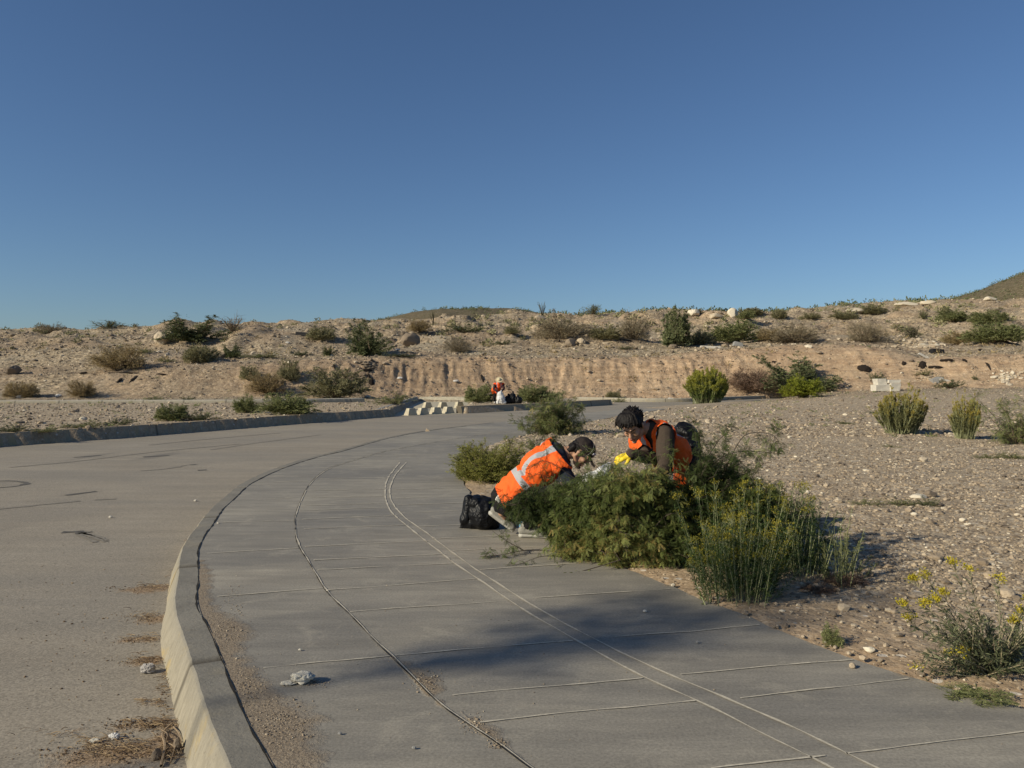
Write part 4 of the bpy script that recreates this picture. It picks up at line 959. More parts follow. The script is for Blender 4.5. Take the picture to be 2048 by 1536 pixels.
def leafy(g, st, paths, r, size=.06, per=9, twigs=4, f0=.35, ctint=None, trad=.002, twl=(.06, .16)):
    """side twigs and leaves along branches (n, m, 3)"""
    n, m_, _ = paths.shape
    tt = r.uniform(f0, 1, (n, twigs))*(m_-1); i0 = np.clip(tt.astype(int), 0, m_-2); fr = (tt-i0)[..., None]; s_ = np.arange(n)[:, None]
    p0 = (paths[s_, i0]*(1-fr)+paths[s_, i0+1]*fr).reshape(-1, 3); dd = unit((paths[s_, i0+1]-paths[s_, i0]).reshape(-1, 3)+r.normal(0, .6, (n*twigs, 3))+np.array([0, 0, .12]))
    ln = r.uniform(*twl, (len(p0), 1)); p2 = p0+dd*ln+np.array([0, 0, -.12])*ln; tw = bez(p0, p0+dd*ln*.55, p2, 4); tubes(st, tw, np.linspace(trad, trad*.5, 4))
    base_t = r.uniform(0, .7, n) if ctint is None else ctint
    f = r.uniform(.05, 1.0, (len(p0)*per, 1)); b = np.repeat(p0, per, 0)*(1-f)+np.repeat(p2, per, 0)*f
    d = unit(np.repeat(dd, per, 0)*.7+r.normal(0, .75, b.shape)); t = np.clip(np.repeat(np.repeat(base_t, twigs), per)+r.uniform(-.1, .42, len(b)), 0, 1)
    put_leaves(g, b, d, size*r.uniform(.6, 1.25, len(b)), r, t)
    # and straight along the ends of the branches
    f = r.uniform(f0, 1, (n, per)); x = f*(m_-1); i0 = np.clip(x.astype(int), 0, m_-2); fr = (x-i0)[..., None]
    b = (paths[s_, i0]*(1-fr)+paths[s_, i0+1]*fr).reshape(-1, 3); d = unit(unit(paths[s_, i0+1]-paths[s_, i0]).reshape(-1, 3)*.6+r.normal(0, .7, b.shape))
    put_leaves(g, b, d, size*r.uniform(.6, 1.2, len(b)), r, np.clip(np.repeat(base_t, per)+r.uniform(0, .35, len(b)), 0, 1))

r = np.random.default_rng(50)
top_x = [1000, 1050, 1130, 1200, 1250, 1330, 1370, 1400, 1450, 1500, 1560, 1610]; top_y = [1012, 1005, 968, 953, 939, 927, 918, 890, 895, 925, 975, 1030]
bot_x = [1000, 1060, 1085, 1105, 1130, 1300, 1450, 1610]; bot_y = [1005, 1025, 1055, 1090, 1140, 1140, 1130, 1100]
n = 600; tx = np.concatenate([r.uniform(1003, 1600, n-180), r.uniform(1360, 1570, 110), r.uniform(1120, 1350, 70)]); v = r.uniform(0, 1, n)**.85; v[-70:] *= .22
ty = np.interp(tx, top_x, top_y)*(1-v)+np.interp(tx, bot_x, bot_y)*v
Yc = np.interp(tx, [1000, 1100, 1250, 1400, 1600], [6.0, 5.85, 5.5, 5.55, 5.65])
Yt = Yc+.34*(1-v)**1.0*r.uniform(-.6, 1, n)-.22*v*r.uniform(-.2, 1, n)
tips = np.stack([(tx-1024)*Yt/F, Yt, HC-(ty-HY)*Yt/F], 1); tips[:, 2] = np.maximum(tips[:, 2], .03)
hub = np.array([[.55, 5.80, .02], [1.05, 5.62, .02], [1.45, 5.7, .02]]); hi = np.argmin(np.abs(tips[:, 0][:, None]+r.normal(0, .25, (n, 1))-hub[None, :, 0]), 1)
b0 = hub[hi]+r.normal(0, .04, (n, 3))*np.array([1, 1, 0]); mid = (b0+tips)/2; mid[:, 2] += .12+.18*tips[:, 2]; mid += r.normal(0, .05, mid.shape)
PA = bez(b0, mid, tips, 9); PA[..., 2] = np.maximum(PA[..., 2], .012)
g = Geo(); st = Geo(); tubes(st, PA, np.linspace(.0065, .002, 9), sides=4)
yel = np.clip(fbm(tips[:, 0]*2.2, tips[:, 2]*2.2+3, 0, 3, 4)*.9+.32, 0, .66); yel = np.where((tips[:, 2] < .28) & (tips[:, 0] > .3) & (tips[:, 0] < .9), np.clip(yel+.3, 0, .72), yel)
leafy(g, st, PA, r, .046, 14, 6, .40, yel)
# long loose branches that stick out of the mass
def wisp(g, st, pxs, Y, r, size=.05, per=7, twigs=5, f0=.25, rad=.004, tint=.35):
    Ys = Y if hasattr(Y, '__len__') else [Y]*len(pxs)
    c = catmull([P(x, y, yy)[:] for (x, y), yy in zip(pxs, Ys)], 5); c = c[None]
    tubes(st, c, np.linspace(rad, rad*.35, c.shape[1]), sides=4)
    leafy(g, st, c, r, size, per, twigs, f0, np.array([tint]), .0016)
for a in [([(1210,1010),(1140,950),(1090,922),(1068,932)],6.0,.045,7,7,.45,.0032,.1),([(1190,990),(1150,925),(1120,882),(1074,880)],6.05,.045,8,7,.6,.003,.05),
 ([(1235,975),(1195,935),(1170,912),(1205,902)],5.9,.045,6,5,.4,.003,.3),([(1160,1060),(1075,1010),(1025,992)],6.0,.05,9,9,.2,.004,.15),([(1150,1030),(1090,975),(1050,968)],6.02,.05,8,7,.4,.003,.1),
 ([(1180,1030),(1120,975),(1085,950),(1052,955)],6.0,.045,7,6,.5,.003,.1),
 ([(1130,1105),(1060,1100),(1000,1110),(960,1113)],[5.9,5.85,5.75,5.7],.05,8,8,.35,.004,.25),([(1050,1102),(1010,1080),(985,1062)],5.85,.045,6,5,.3,.003,.3),([(1160,1120),(1090,1112),(1040,1128),(1000,1134)],[5.8,5.6,5.5,5.5],.045,6,6,.4,.003,.2),
 ([(1240,1120),(1180,1138),(1130,1150),(1118,1152)],5.35,.05,8,7,.3,.004,.55),
 ([(1410,990),(1425,930),(1480,903),(1566,908)],5.6,.055,10,9,.3,.005,.2),([(1420,970),(1400,885),(1384,852)],5.75,.055,10,9,.3,.005,.1),([(1450,940),(1488,872),(1540,868),(1558,884)],5.7,.055,9,8,.35,.004,.25),
 ([(1400,940),(1440,878),(1470,860)],5.75,.05,9,7,.3,.004,.15),([(1380,1000),(1480,975),(1528,925)],5.5,.04,1,3,.8,.0035,.3),([(1300,960),(1290,925),(1268,915)],5.5,.045,7,6,.4,.003,.4),([(1350,960),(1345,915),(1330,905)],5.5,.045,7,6,.4,.003,.4),([(1240,960),(1225,930),(1205,925)],5.6,.045,7,6,.4,.003,.3)]:
    wisp(g, st, a[0], a[1], r, a[2], a[3], a[4], a[5], a[6], a[7])
root = empty('mesquite_bush', (1.0, 5.65, 0)); root_inv = Vector(root.location)
def build_at(geo, name, m, root, smooth=False):
    o = geo.build(name, m, root, smooth); me = o.data
    co = np.empty(len(me.vertices)*3, dtype=np.float32); me.vertices.foreach_get('co', co); co = co.reshape(-1, 3)-np.array(root.location, dtype=np.float32); me.vertices.foreach_set('co', co.ravel()); me.update(); return o
build_at(st, 'branches', MSTEMD, root); build_at(g, 'foliage', LM['mesq'], root)
tag(root, 'big dark feathery bush spilling over the footpath in front of the two crouching workers', 'bush')

def mesquite(px, py, tips_px, depth, label, seed, matk='mesq2', size=.05, per=6, twigs=4, rad=.006, ymin=4, n=60, lm=1.0):
    r = np.random.default_rng(seed); x, y, z = hit(px, py, ymin); s = y/F
    t = np.array(tips_px, float); k = r.integers(0, len(t), n); q = t[k]+r.normal(0, 1, (n, 2))*np.array([11, 9]); inner = r.uniform(.45, 1.0, (n, 1)); q = np.array([px, py])+(q-np.array([px, py]))*inner
    Yt = y+r.uniform(-1, 1, n)*depth; tips = np.stack([(q[:, 0]-1024)*Yt/F, Yt, HC-(q[:, 1]-HY)*Yt/F], 1); tips[:, 2] = np.maximum(tips[:, 2], z+.03)
    b0 = np.array([[x, y, z-.02]])+r.normal(0, .03, (n, 3)); mid = (b0+tips)/2+r.normal(0, .05*lm, (n, 3)); mid[:, 2] += .10*lm
    pa = bez(b0, mid, tips, 8); g = Geo(); st = Geo(); tubes(st, pa, np.linspace(rad, rad*.35, 8)); leafy(g, st, pa, r, size, per, twigs, .3, None, rad*.3, (.08*lm, .2*lm))
    root = empty('mesquite_bush', (x, y, z)); build_at(st, 'branches', MSTEM, root); build_at(g, 'foliage', LM[matk], root)
    return tag(root, label, 'bush')
mesquite(1112, 868, [(1015,850),(1040,825),(1065,815),(1080,790),(1105,800),(1122,772),(1118,790),(1140,795),(1160,790),(1170,815),(1178,835),(1175,855),(1150,855),(1130,862),(1060,862),(1090,840),(1110,820),(1140,830),(1140,850),(1080,855)], .8, 'airy light green bush at the footpath edge above the capped worker', 61, n=130, size=.10, per=8, twigs=5, rad=.010, lm=1.6)
mesquite(2035, 888, [(1950,800),(1965,835),(1990,805),(2010,800),(2040,810),(2000,840),(2060,840),(2080,860),(1975,860),(1990,880),(2050,870),(2090,830),(2020,830),(2060,800)], .7, 'loose spreading thorn bush at the right edge of the gravel', 62, n=50, size=.11, per=4, twigs=4, rad=.008, lm=1.5)
for w_ in [(985,964,120,74,'green2','yellow green fine bush at the footpath edge behind the crouching capped worker'),(945,960,60,55,'green2','lower dull green bush at the footpath edge, left of the yellow green one'),(1068,902,55,28,'weed','deep green weeds between the two crouching workers and the airy bush')]:
    if w_[4] == 'green2' and 'green2' not in PROTO: PROTO['green2'] = [shrub_proto(141, 'yellow2', 130, 130, leafL=.05, leafW=.008, lop=.35, spread=.9)] if 'yellow2' in LM else None
    if PROTO.get(w_[4]) is None:
        LM['yellow2'] = leafmat('fine yellow green foliage', [(0, (.12, .13, .03)), (.5, (.24, .245, .06)), (1, (.38, .36, .10))], .3)
        PROTO['green2'] = [shrub_proto(141, 'yellow2', 130, 130, leafL=.05, leafW=.008, lop=.35, spread=.9)]
    place_bush(*w_, ymin=5)

def broom(px, py, stems, label, seed, leafm, flowm, name='broom_bush', L=.035, W=.0035, per=60, cat='bush', fl=.6, stemm=None, fsize=.012):
    """stems: list of (base x, base y, tip x, tip y, dY, flower amount)"""
    r = np.random.default_rng(seed); x, y, z = hit(px, py, 2.5); g = Geo(); st = Geo(); fg = [] if name == 'flowering_weed' else Geo()
    S = np.array(stems, float); n = len(S)
    Yb = np.array([hit(a, b_, 2.5)[1] for a, b_ in S[:, :2]]); Yt = Yb+S[:, 4]
    b0 = np.stack([(S[:, 0]-1024)*Yb/F, Yb, HC-(S[:, 1]-HY)*Yb/F], 1); b0[:, 2] = terr(b0[:, 0], b0[:, 1])-.01
    tp = np.stack([(S[:, 2]-1024)*Yt/F, Yt, HC-(S[:, 3]-HY)*Yt/F], 1)
    mid = b0*.5+tp*.5+r.normal(0, .015, (n, 3)); mid[:, :2] = b0[:, :2]*.55+tp[:, :2]*.45
    pa = bez(b0, mid, tp, 9); tubes(st, pa, np.linspace(.0032, .0014, 9), sides=3)
    f = r.uniform(.12, 1, (n, per)); xx_ = f*8; i0 = np.clip(xx_.astype(int), 0, 7); fr = (xx_-i0)[..., None]; s_ = np.arange(n)[:, None]
    b = (pa[s_, i0]*(1-fr)+pa[s_, i0+1]*fr).reshape(-1, 3); ax = unit(pa[s_, i0+1]-pa[s_, i0]).reshape(-1, 3)
    d = unit(ax*.8+r.normal(0, .55, b.shape)); ct = np.repeat(r.uniform(0, .55, n), per)
    leaves(g, b, d, L*r.uniform(.6, 1.3, len(b)), W*r.uniform(.8, 1.3, len(b)), r, np.clip(ct+r.uniform(0, .4, len(b)), 0, 1), droop=.1)
    # side shoots near the top and flower heads
    for i in range(n):
        if S[i, 5] <= 0 or r.uniform() > S[i, 5]+.2: continue
        k = r.integers(4, 9); e = pa[i, -1]; dirs = unit(r.normal(0, .5, (k, 3))+np.array([0, 0, .9])); ln = r.uniform(.02, .06, (k, 1)); p0 = np.repeat((pa[i, -2]*.6+e*.4)[None], k, 0); p2 = p0+dirs*ln+ (e-p0)*.6
        tubes(st, bez(p0, (p0+p2)/2, p2, 3), np.array([.0014, .0012, .001]))
        q = int(16*S[i, 5])+4
        if isinstance(fg, list): p2 = e+(p2-e)*.55
        c = np.repeat(p2, q, 0)+r.normal(0, fsize, (k*q, 3))*np.array([1, 1, .6])
        if isinstance(fg, list): fg.append(Geo())
        leaves(fg[-1] if isinstance(fg, list) else fg, c, unit(r.normal(0, 1, c.shape)+np.array([0, 0, .6])), .010*r.uniform(.6, 1.4, len(c)), .0065, r, np.clip(r.uniform(0, .5)+r.uniform(0, .5, len(c)), 0, 1))
    root = empty(name, (x, y, z)); heads = fg if isinstance(fg, list) else None
    if heads:
        for h_ in heads: build_at(h_, 'flower_head', LM[flowm], root)
        fg = Geo()
    build_at(st, 'stems', stemm or MSTEMG, root); build_at(g, 'foliage', LM[leafm], root)
    if fg.n: build_at(fg, 'flowers', LM[flowm], root)
    return tag(root, label, cat, 'broom bushes beside the footpath' if name == 'broom_bush' else None)
r = np.random.default_rng(70)
def stems(n, bx, by, dx, ty, dY, fl):
    o = []
    for i in range(n):
        u = r.uniform(-1, 1); x0 = (bx[0]+bx[1])/2+u*(bx[1]-bx[0])/2
        o.append((x0, r.uniform(*by), x0+u*dx+r.normal(0, 14), r.uniform(*ty)+abs(u)**2*22, r.uniform(-dY, dY), fl*r.uniform(.1, 1)))
    return o
broom(1470, 1212, stems(120, (1405, 1545), (1172, 1214), 34, (1035, 1125), .16, .75), 'front broom bush with dull yellow heads, rooted in sand at the footpath edge', 71, 'broomf', 'flowd', per=85, W=.0042)
broom(1480, 1150, stems(120, (1400, 1580), (1120, 1160), 36, (958, 1035), .18, .8), 'taller broom bush behind the front one with yellow flat tops', 72, 'broomf', 'flowd', per=85, W=.0042)
broom(1600, 1155, stems(80, (1555, 1650), (1125, 1165), 26, (1000, 1075), .15, 0), 'narrow leaved green broom bush without flowers at the right end of the thicket', 73, 'broomf', 'flowd', per=80, W=.004)
LM['weedg'] = leafmat('pale stalk leaves', [(0, (.08, .10, .035)), (.5, (.16, .18, .06)), (1, (.27, .26, .11))], .3)
broom(1690, 1170, stems(26, (1650, 1715), (1150, 1180), 22, (1040, 1120), .15, 0)+[(1680,1160,1706,1008,0,0),(1672,1165,1668,1030,0,0),(1690,1165,1652,1045,0,0),(1690,1170,1722,1080,.05,0)], 'thin open broom plant with one tall leafy stalk, outermost on the gravel side', 74, 'weedg', 'flowd', per=55)
# flowering weed at the lower right
fs = []
for i in range(84):
    fs.append((1985+r.normal(0, 18), 1345+r.uniform(-12, 8), 1985+r.uniform(-160, 120), r.uniform(1215, 1350), r.uniform(-.25, .25), 0))
for tx_, ty_ in [(1822,1160),(1850,1152),(1905,1128),(1937,1140),(1996,1155),(1800,1212),(1812,1240),(1845,1205),(1868,1200),(1885,1190),(2044,1226),(2030,1248),(2070,1240),(1895,1312),(1925,1305),(1848,1212),(2060,1200)]:
    fs.append((1988+r.normal(0, 12), 1345, tx_, ty_, r.uniform(-.1, .1), 1.))
for tx_, ty_ in [(1822,1372),(1835,1385),(1850,1365),(1870,1350),(1830,1335),(1900,1378),(1935,1388),(2020,1385),(2048,1392),(2000,1395)]:
    fs.append((1975+r.normal(0, 12), 1352, tx_, ty_, r.uniform(-.1, .1), .25))
broom(1985, 1348, fs, 'grey green weed with bright yellow flower clusters at the lower right', 75, 'weedl', 'flow', 'flowering_weed', L=.040, W=.0055, per=58, cat='plant', stemm=simple('tan stalk', (.36, .31, .20), .8, .25, 30, .1), fsize=.008)
for w_ in [(1668,1290,44,42,'weedy','little green plant growing at the footpath edge below the soil'),(1960,1400,110,22,'weedy','low green and yellow creeper under the flowering weed'),(1700,1170,70,24,'brown','dead brown twigs at the foot of the broom bushes'),(1640,1185,60,20,'brown2','dry flattened stalks on the soil beside the broom bushes')]:
    k = {'weedy': 'w2', 'brown': 'brown', 'brown2': 'brown'}[w_[4]]
    if k == 'w2' and 'w2' not in PROTO: PROTO['w2'] = [shrub_proto(151, 'green', 26, 40, flat=.8, lop=.5, leafL=.13, leafW=.03, r0=.2)]
    place_bush(*w_[:4], k, w_[5], name='small_plant' if k == 'w2' else 'dead_twigs', ymin=2.5)
for v in PROTO.values():                       # prototypes that were never set out
    for o in v:
        if o not in used:
            for c in list(o.children): bpy.data.objects.remove(c)
            bpy.data.objects.remove(o)
# ================================================================== people
def basis(f, u):
    f = Vector(f).normalized(); u = Vector(u); u = (u-f*u.dot(f)).normalized(); r_ = f.cross(u).normalized(); return r_, f, u     # right, forward, up
def ico_pts(sub=2):
    V, T = ico(sub); return V
ICO2 = ico_pts(2)
def hull(bm, pts):
    vs = [bm.verts.new(p) for p in pts]; r_ = bmesh.ops.convex_hull(bm, input=vs)
    for v in [e for e in set(r_.get('geom_interior', []))|set(r_.get('geom_unused', [])) if isinstance(e, bmesh.types.BMVert) and e.is_valid]: bm.verts.remove(v)
class Body:
    def __init__(s): s.p = []
    def cap(s, a, ra, b, rb): s.p.append(('c', Vector(a), ra, Vector(b), rb)); return s
    def chain(s, pts, rad):
        for i in range(len(pts)-1): s.cap(pts[i], rad[i], pts[i+1], rad[i+1])
        return s
    def ell(s, c, r_, ax=None): s.p.append(('e', Vector(c), r_, ax)); return s
    def __add__(s, o): b = Body(); b.p = s.p+o.p; return b
    def grow(s, d):
        b = Body()
        for q in s.p:
            if q[0] == 'c': b.cap(q[1], q[2]+d, q[3], q[4]+d)
            else: b.ell(q[1], tuple(x+d for x in q[2]), q[3])
        return b
    def build(s, name, m, voxel=.006, smooth=4, parent=None, cut=None, attr=None, noise=0., nscale=14., seed=1):
        bm = bmesh.new()
        for q in s.p:
            if q[0] == 'c': hull(bm, [q[1]+Vector(v)*q[2] for v in ICO2]+[q[3]+Vector(v)*q[4] for v in ICO2])
            else:
                ax = q[3] or (Vector((1, 0, 0)), Vector((0, 1, 0)), Vector((0, 0, 1)))
                hull(bm, [q[1]+ax[0]*(v[0]*q[2][0])+ax[1]*(v[1]*q[2][1])+ax[2]*(v[2]*q[2][2]) for v in ICO2])
        bmesh.ops.recalc_face_normals(bm, faces=bm.faces)
        me = bpy.data.meshes.new('tmp'); bm.to_mesh(me); bm.free(); o = bpy.data.objects.new('tmp', me); COL.objects.link(o)
        rm = o.modifiers.new('r', 'REMESH'); rm.mode = 'VOXEL'; rm.voxel_size = voxel
        if smooth: sm = o.modifiers.new('s', 'SMOOTH'); sm.iterations = smooth; sm.factor = .5
        dg = bpy.context.evaluated_depsgraph_get(); me2 = bpy.data.meshes.new_from_object(o.evaluated_get(dg)); bpy.data.objects.remove(o)
        n_ = len(me2.vertices); co = np.empty(n_*3); me2.vertices.foreach_get('co', co); co = co.reshape(-1, 3)
        nf = len(me2.polygons); lt = np.empty(nf, dtype=np.int32); me2.polygons.foreach_get('loop_total', lt); lv = np.empty(len(me2.loops), dtype=np.int32); me2.loops.foreach_get('vertex_index', lv)
        if noise:
            nr = np.empty(n_*3); me2.vertices.foreach_get('normal', nr); nr = nr.reshape(-1, 3)
            d = 1-np.abs(fbm(co[:, 0]*nscale, co[:, 1]*nscale, co[:, 2]*nscale*.8, 3, seed))*2.6
            co = co+nr*(noise*d)[:, None]
        assert (lt == 4).all() or True
        st = np.r_[0, np.cumsum(lt)[:-1]]; q4 = lt == 4
        Q = lv[(st[q4][:, None]+np.arange(4))]; t3 = lt == 3; T = lv[(st[t3][:, None]+np.arange(3))] if t3.any() else np.zeros((0, 3), int)
        if cut is not None:
            keep = cut(co); Q = Q[keep[Q].all(1)]; T = T[keep[T].all(1)] if len(T) else T
            idx = np.unique(np.concatenate([Q.ravel(), T.ravel()])); mp = np.full(n_, -1); mp[idx] = np.arange(len(idx)); co = co[idx]; Q = mp[Q]; T = mp[T] if len(T) else T
        a = {k: f(co) for k, f in (attr or {}).items()}
        loc = parent.matrix_basis.translation if parent else Vector((0, 0, 0))
        ob = mesh_obj(name, co-np.array(loc[:]), [Q, T] if len(T) else [Q], m, parent, a, smooth=True)
        return ob
def npv(v): return np.array(v[:])
def segd(co, a, b):
    a, b = npv(a), npv(b); d = b-a; t = np.clip(((co-a)@d)/(d@d), 0, 1); return np.linalg.norm(co-a-t[:, None]*d, axis=1)

M_SKIN = simple('skin', (.42, .235, .15), .55, .12, 40, .08, .002, .35)
M_SKIN2 = simple('skin of the capped worker', (.42, .24, .15), .55, .12, 40, .08, .002, .35)
M_HAIR = simple('black hair', (.007, .005, .0045), .6, .4, 90, .5, .003, .2)
M_BLACK = simple('black cloth', (.012, .011, .012), .9, .3, 60, .3, .002, .2)
M_BROWN = simple('dark brown knit', (.062, .047, .036), .95, .2, 220, .5, .002, .1)
M_NAVY = simple('dark blue cloth', (.028, .034, .05), .9, .3, 60, .3, .003, .2)
M_WHITE = simple('white cotton', (.62, .60, .56), .9, .08, 40, .3, .003, .2)
M_YEL = simple('yellow rubber glove', (.75, .55, .02), .5, .08, 60, .3, .002, .4)
M_CUFF = simple('salmon cuff', (.60, .25, .16), .85, .1, 60, .3, .002)
M_CAP = simple('brown black cap', (.022, .016, .014), .85, .25, 60, .3, .002)
M_STITCH = simple('pale cap stitching', (.42, .40, .38), .8, .1, 60, 0)
M_SHOE = simple('grey mesh shoe', (.24, .23, .20), .8, .2, 120, .4, .002)
M_SOLE = simple('pale rubber sole', (.40, .385, .34), .7, .15, 60, .3, .002)
M_BLUE = simple('blue shoe trim', (.13, .32, .52), .7, .15, 60, .2, .002)
M_STRAW = simple('straw hat', (.55, .47, .30), .85, .15, 120, .4, .003)
M_DPURP = simple('dark plum cloth', (.035, .016, .02), .9, .3, 60, .3, .003)
def vest_mat(name='orange safety vest', org=(.95, .135, .015)):
    m, t, b = mat(name); n = N(t); p = n.obj()
    o = n.mix(n.noise(p, 9, 4, .6), tuple(v*.88 for v in org), org)
    weave = n.noise(p, 420, 2, .5); o = n.mix(.25, o, n.mix(weave, n.mix(1., o, (.6, .6, .6), 'MULTIPLY'), o))
    k = n.m('LESS_THAN', n.attr('stripe'), 0.0)
    c = n.mix(k, o, n.mix(n.noise(p, 60, 3, .6), (.30, .30, .31), (.42, .42, .43)))
    n.l(c, b.inputs['Base Color']); b.inputs['Roughness'].default_value = .75; b.inputs['Specular IOR Level'].default_value = .3
    a = n.bump(n.noise(p, 11, 3, .5, 1.2), .55, .02, None); n.bump(weave, .2, .001, b, a)
    return m
M_VEST = vest_mat()

def head_prims(c, f, u, k=1.0):
    r_, f, u = basis(f, u); ax = (r_, f, u); c = Vector(c)
    L = lambda x, y, z: c+r_*(x*k)+f*(y*k)+u*(z*k)
    b = Body()
    b.ell(L(0, -.012, .035), (.074*k, .094*k, .084*k), ax); b.ell(L(0, .034, -.02), (.060*k, .056*k, .082*k), ax); b.ell(L(0, .040, -.074), (.043*k, .042*k, .034*k), ax)
    b.ell(L(0, .074, -.096), (.020*k, .017*k, .017*k), ax)
    b.cap(L(0, .086, .012), .0085*k, L(0, .108, -.020), .0125*k)
    for s in (-1, 1):
        b.ell(L(.0115*s, .099, -.024), (.008*k, .010*k, .008*k), ax); b.ell(L(.040*s, .064, -.022), (.022*k, .022*k, .022*k), ax)
        b.cap(L(.012*s, .086, .028), .009*k, L(.045*s, .070, .026), .009*k)
        b.ell(L(.077*s, -.008, -.002), (.009*k, .019*k, .032*k), ax); b.ell(L(.028*s, .079, .008), (.013*k, .009*k, .008*k), ax)
        b.cap(L(.038*s, .03, -.075), .018*k, L(.062*s, -.01, -.045), .02*k)
    b.cap(L(-.018, .087, -.051), .0075*k, L(.018, .087, -.051), .0075*k); b.cap(L(-.015, .084, -.063), .0085*k, L(.015, .084, -.063), .0085*k)
    return b, L, ax
def hand_prims(w_, d, n_, k=1.0, side=1, curl=.5, spread=.0):
    """w_ wrist, d = along the fingers, n_ = back of the hand, side: +1 thumb to the left of d seen from the back"""
    d = Vector(d).normalized(); n_ = Vector(n_); n_ = (n_-d*n_.dot(d)).normalized(); s = n_.cross(d)*side; w_ = Vector(w_); b = Body()
    L = lambda x, y, z: w_+d*(x*k)+s*(y*k)+n_*(z*k)
    b.cap(L(0, 0, 0), .026*k, L(.03, .004, 0), .024*k)
    for y in (.026, .009, -.009, -.026): b.cap(L(.02, y*.6, 0), .018*k, L(.082, y, .002), .0125*k)
    for y, ln, sp in ((.029, .070, .10), (.010, .080, .03), (-.010, .074, -.04), (-.028, .058, -.12)):
        p = L(.086, y, .002); a = 0.; rr = .0098
        for j, q in enumerate((.42, .32, .26)):
            a += curl*(.7+.25*j); dd = d*math.cos(a)-n_*math.sin(a)+s*(sp+spread*y*10)
            p2 = p+dd.normalized()*(ln*q*k); b.cap(p, rr*k, p2, (rr-.001)*k); p = p2; rr -= .001
    p = L(.022, .022, -.006); p2 = L(.050, .050, -.016); p3 = L(.076, .058, -.026-.02*curl); b.cap(p, .017*k, p2, .012*k); b.cap(p2, .012*k, p3, .0095*k)
    return b
def shoe(parent, heel, toe, up, k=1.0, trim=M_BLUE):
    heel, toe, up = Vector(heel), Vector(toe), Vector(up); f = (toe-heel).normalized(); r_, f, u = basis(f, up); L_ = (toe-heel).length
    P_ = lambda x, y, z: heel+f*(x*L_)+r_*y+u*z
    so_ = Body(); 
    for a, b_ in ((.06, .30), (.30, .62), (.62, .9)): so_.cap(P_(a, 0, .014), .024, P_(b_, 0, .012), .022)
    for y in (-.02, .02): so_.cap(P_(.1, y*.8, .018), .018, P_(.45, y*.7, .016), .016); so_.cap(P_(.45, y*.7, .016), .016, P_(.82, y*1.1, .015), .016)
    up_ = Body(); up_.cap(P_(.10, 0, .055), .032, P_(.45, 0, .055), .034); up_.cap(P_(.45, 0, .055), .034, P_(.85, 0, .036), .026); up_.cap(P_(.13, 0, .06), .033, P_(.18, 0, .10), .034); up_.cap(P_(.18, 0, .10), .034, P_(.38, 0, .075), .030)
    for y in (-.016, .016): up_.cap(P_(.6, y, .035), .024, P_(.85, y, .032), .022)
    up_ = up_.grow(.007); s = up_.build('shoe', M_SHOE, .005, 3, parent)
    sl_ = so_.build('sole', M_SOLE, .005, 2, s); sl_.location = -Vector(s.location)
    t = Body(); t.cap(P_(.06, 0, .095), .018, P_(.09, 0, .125), .014)
    for x in (.42, .50, .58): t.cap(P_(x, -.03, .085-.05*(x-.4)), .005, P_(x+.02, .03, .085-.05*(x-.4)), .005)
    t.cap(P_(.34, -.03, .095), .008, P_(.34, .03, .095), .008); t.cap(P_(.09, 0, .12), .010, P_(.34, 0, .10), .010); t.cap(P_(.34, 0, .095), .006, P_(.6, 0, .072), .006)
    tr = t.build('lace', trim, .004, 1, s)
    for ch in (sl_, tr):
        me = ch.data   # children were made relative to the world origin: parent sits at the origin of the person
    return s

# ------------------------------------------------------------------ crouching worker with the cap
YA = 6.5
PA_ = lambda x, y, dy=0.: P(x, y, YA+dy)
pel = PA_(1016, 1000, .08); waist = PA_(1045, 968, .03); chest = PA_(1082, 934, .0); shc = PA_(1108, 913, .0); neck = PA_(1134, 906, .0)
fA = Vector((.80, .42, -.42)); uA = (shc-pel).normalized(); rA_, fA_, uA_ = basis(uA, (0, 0, 1)) ; 
side = Vector((.35, -.93, -.08)).normalized(); side = (side-uA*side.dot(uA)).normalized(); frontA = uA.cross(side).normalized()
if frontA.z > 0: frontA = -frontA
axT = (side, frontA, uA)
Rs = shc+side*.145+uA*.015+frontA*.03; Ls = shc-side*.155
tor = Body(); tor.ell(pel, (.155, .13, .13), axT); tor.ell(pel.lerp(waist, .5), (.145, .125, .14), axT); tor.ell(waist, (.14, .12, .14), axT); tor.ell(chest, (.165, .135, .16), axT); tor.ell(shc, (.15, .115, .11), axT); tor.cap(chest, .125, shc, .11)
tor.cap(Rs, .062, shc+side*.06, .075); tor.cap(Ls, .062, shc-side*.06, .075)
neckb = Body().chain([shc+uA*.02, neck, PA_(1150, 903)], [.075, .058, .052])
headc = PA_(1161, 906, -.01); hd, LA, axA = head_prims(headc, (.66, -.20, -.72), (.72, -.03, .69), 1.0)
elbR = PA_(1142, 966, -.16); wrR = PA_(1172, 962, -.10); elbL = PA_(1150, 975, .22); wrL = PA_(1185, 952, .12)
armR = Body().chain([Rs, elbR, wrR], [.055, .042, .030]); armL = Body().chain([Ls, elbL, wrL], [.055, .042, .030])
hR = hand_prims(wrR, (.9, .3, -.2), (0, -.5, .8), 1, -1, .55); hL = hand_prims(wrL, (.9, -.3, -.3), (0, .4, .9), 1, 1, .55)
hipR = pel+side*.09; hipL = pel-side*.09
kneeR = PA_(1112, 985, -.25); ankR = Vector((PA_(1052, 1040)[0], YA-.05, .09)); kneeL = Vector((.36, YA+.22, .10)); ankL = PA_(1004, 1026, .05)
legR = Body().chain([hipR, kneeR, ankR], [.088, .056, .034]); legL = Body().chain([hipL, kneeL, ankL], [.088, .058, .034])
footR = Body().chain([ankR, ankR+Vector((.15, -.02, -.05))], [.026, .018]); footL = Body().chain([ankL, Vector((-.03, YA+.12, .085))], [.026, .018])
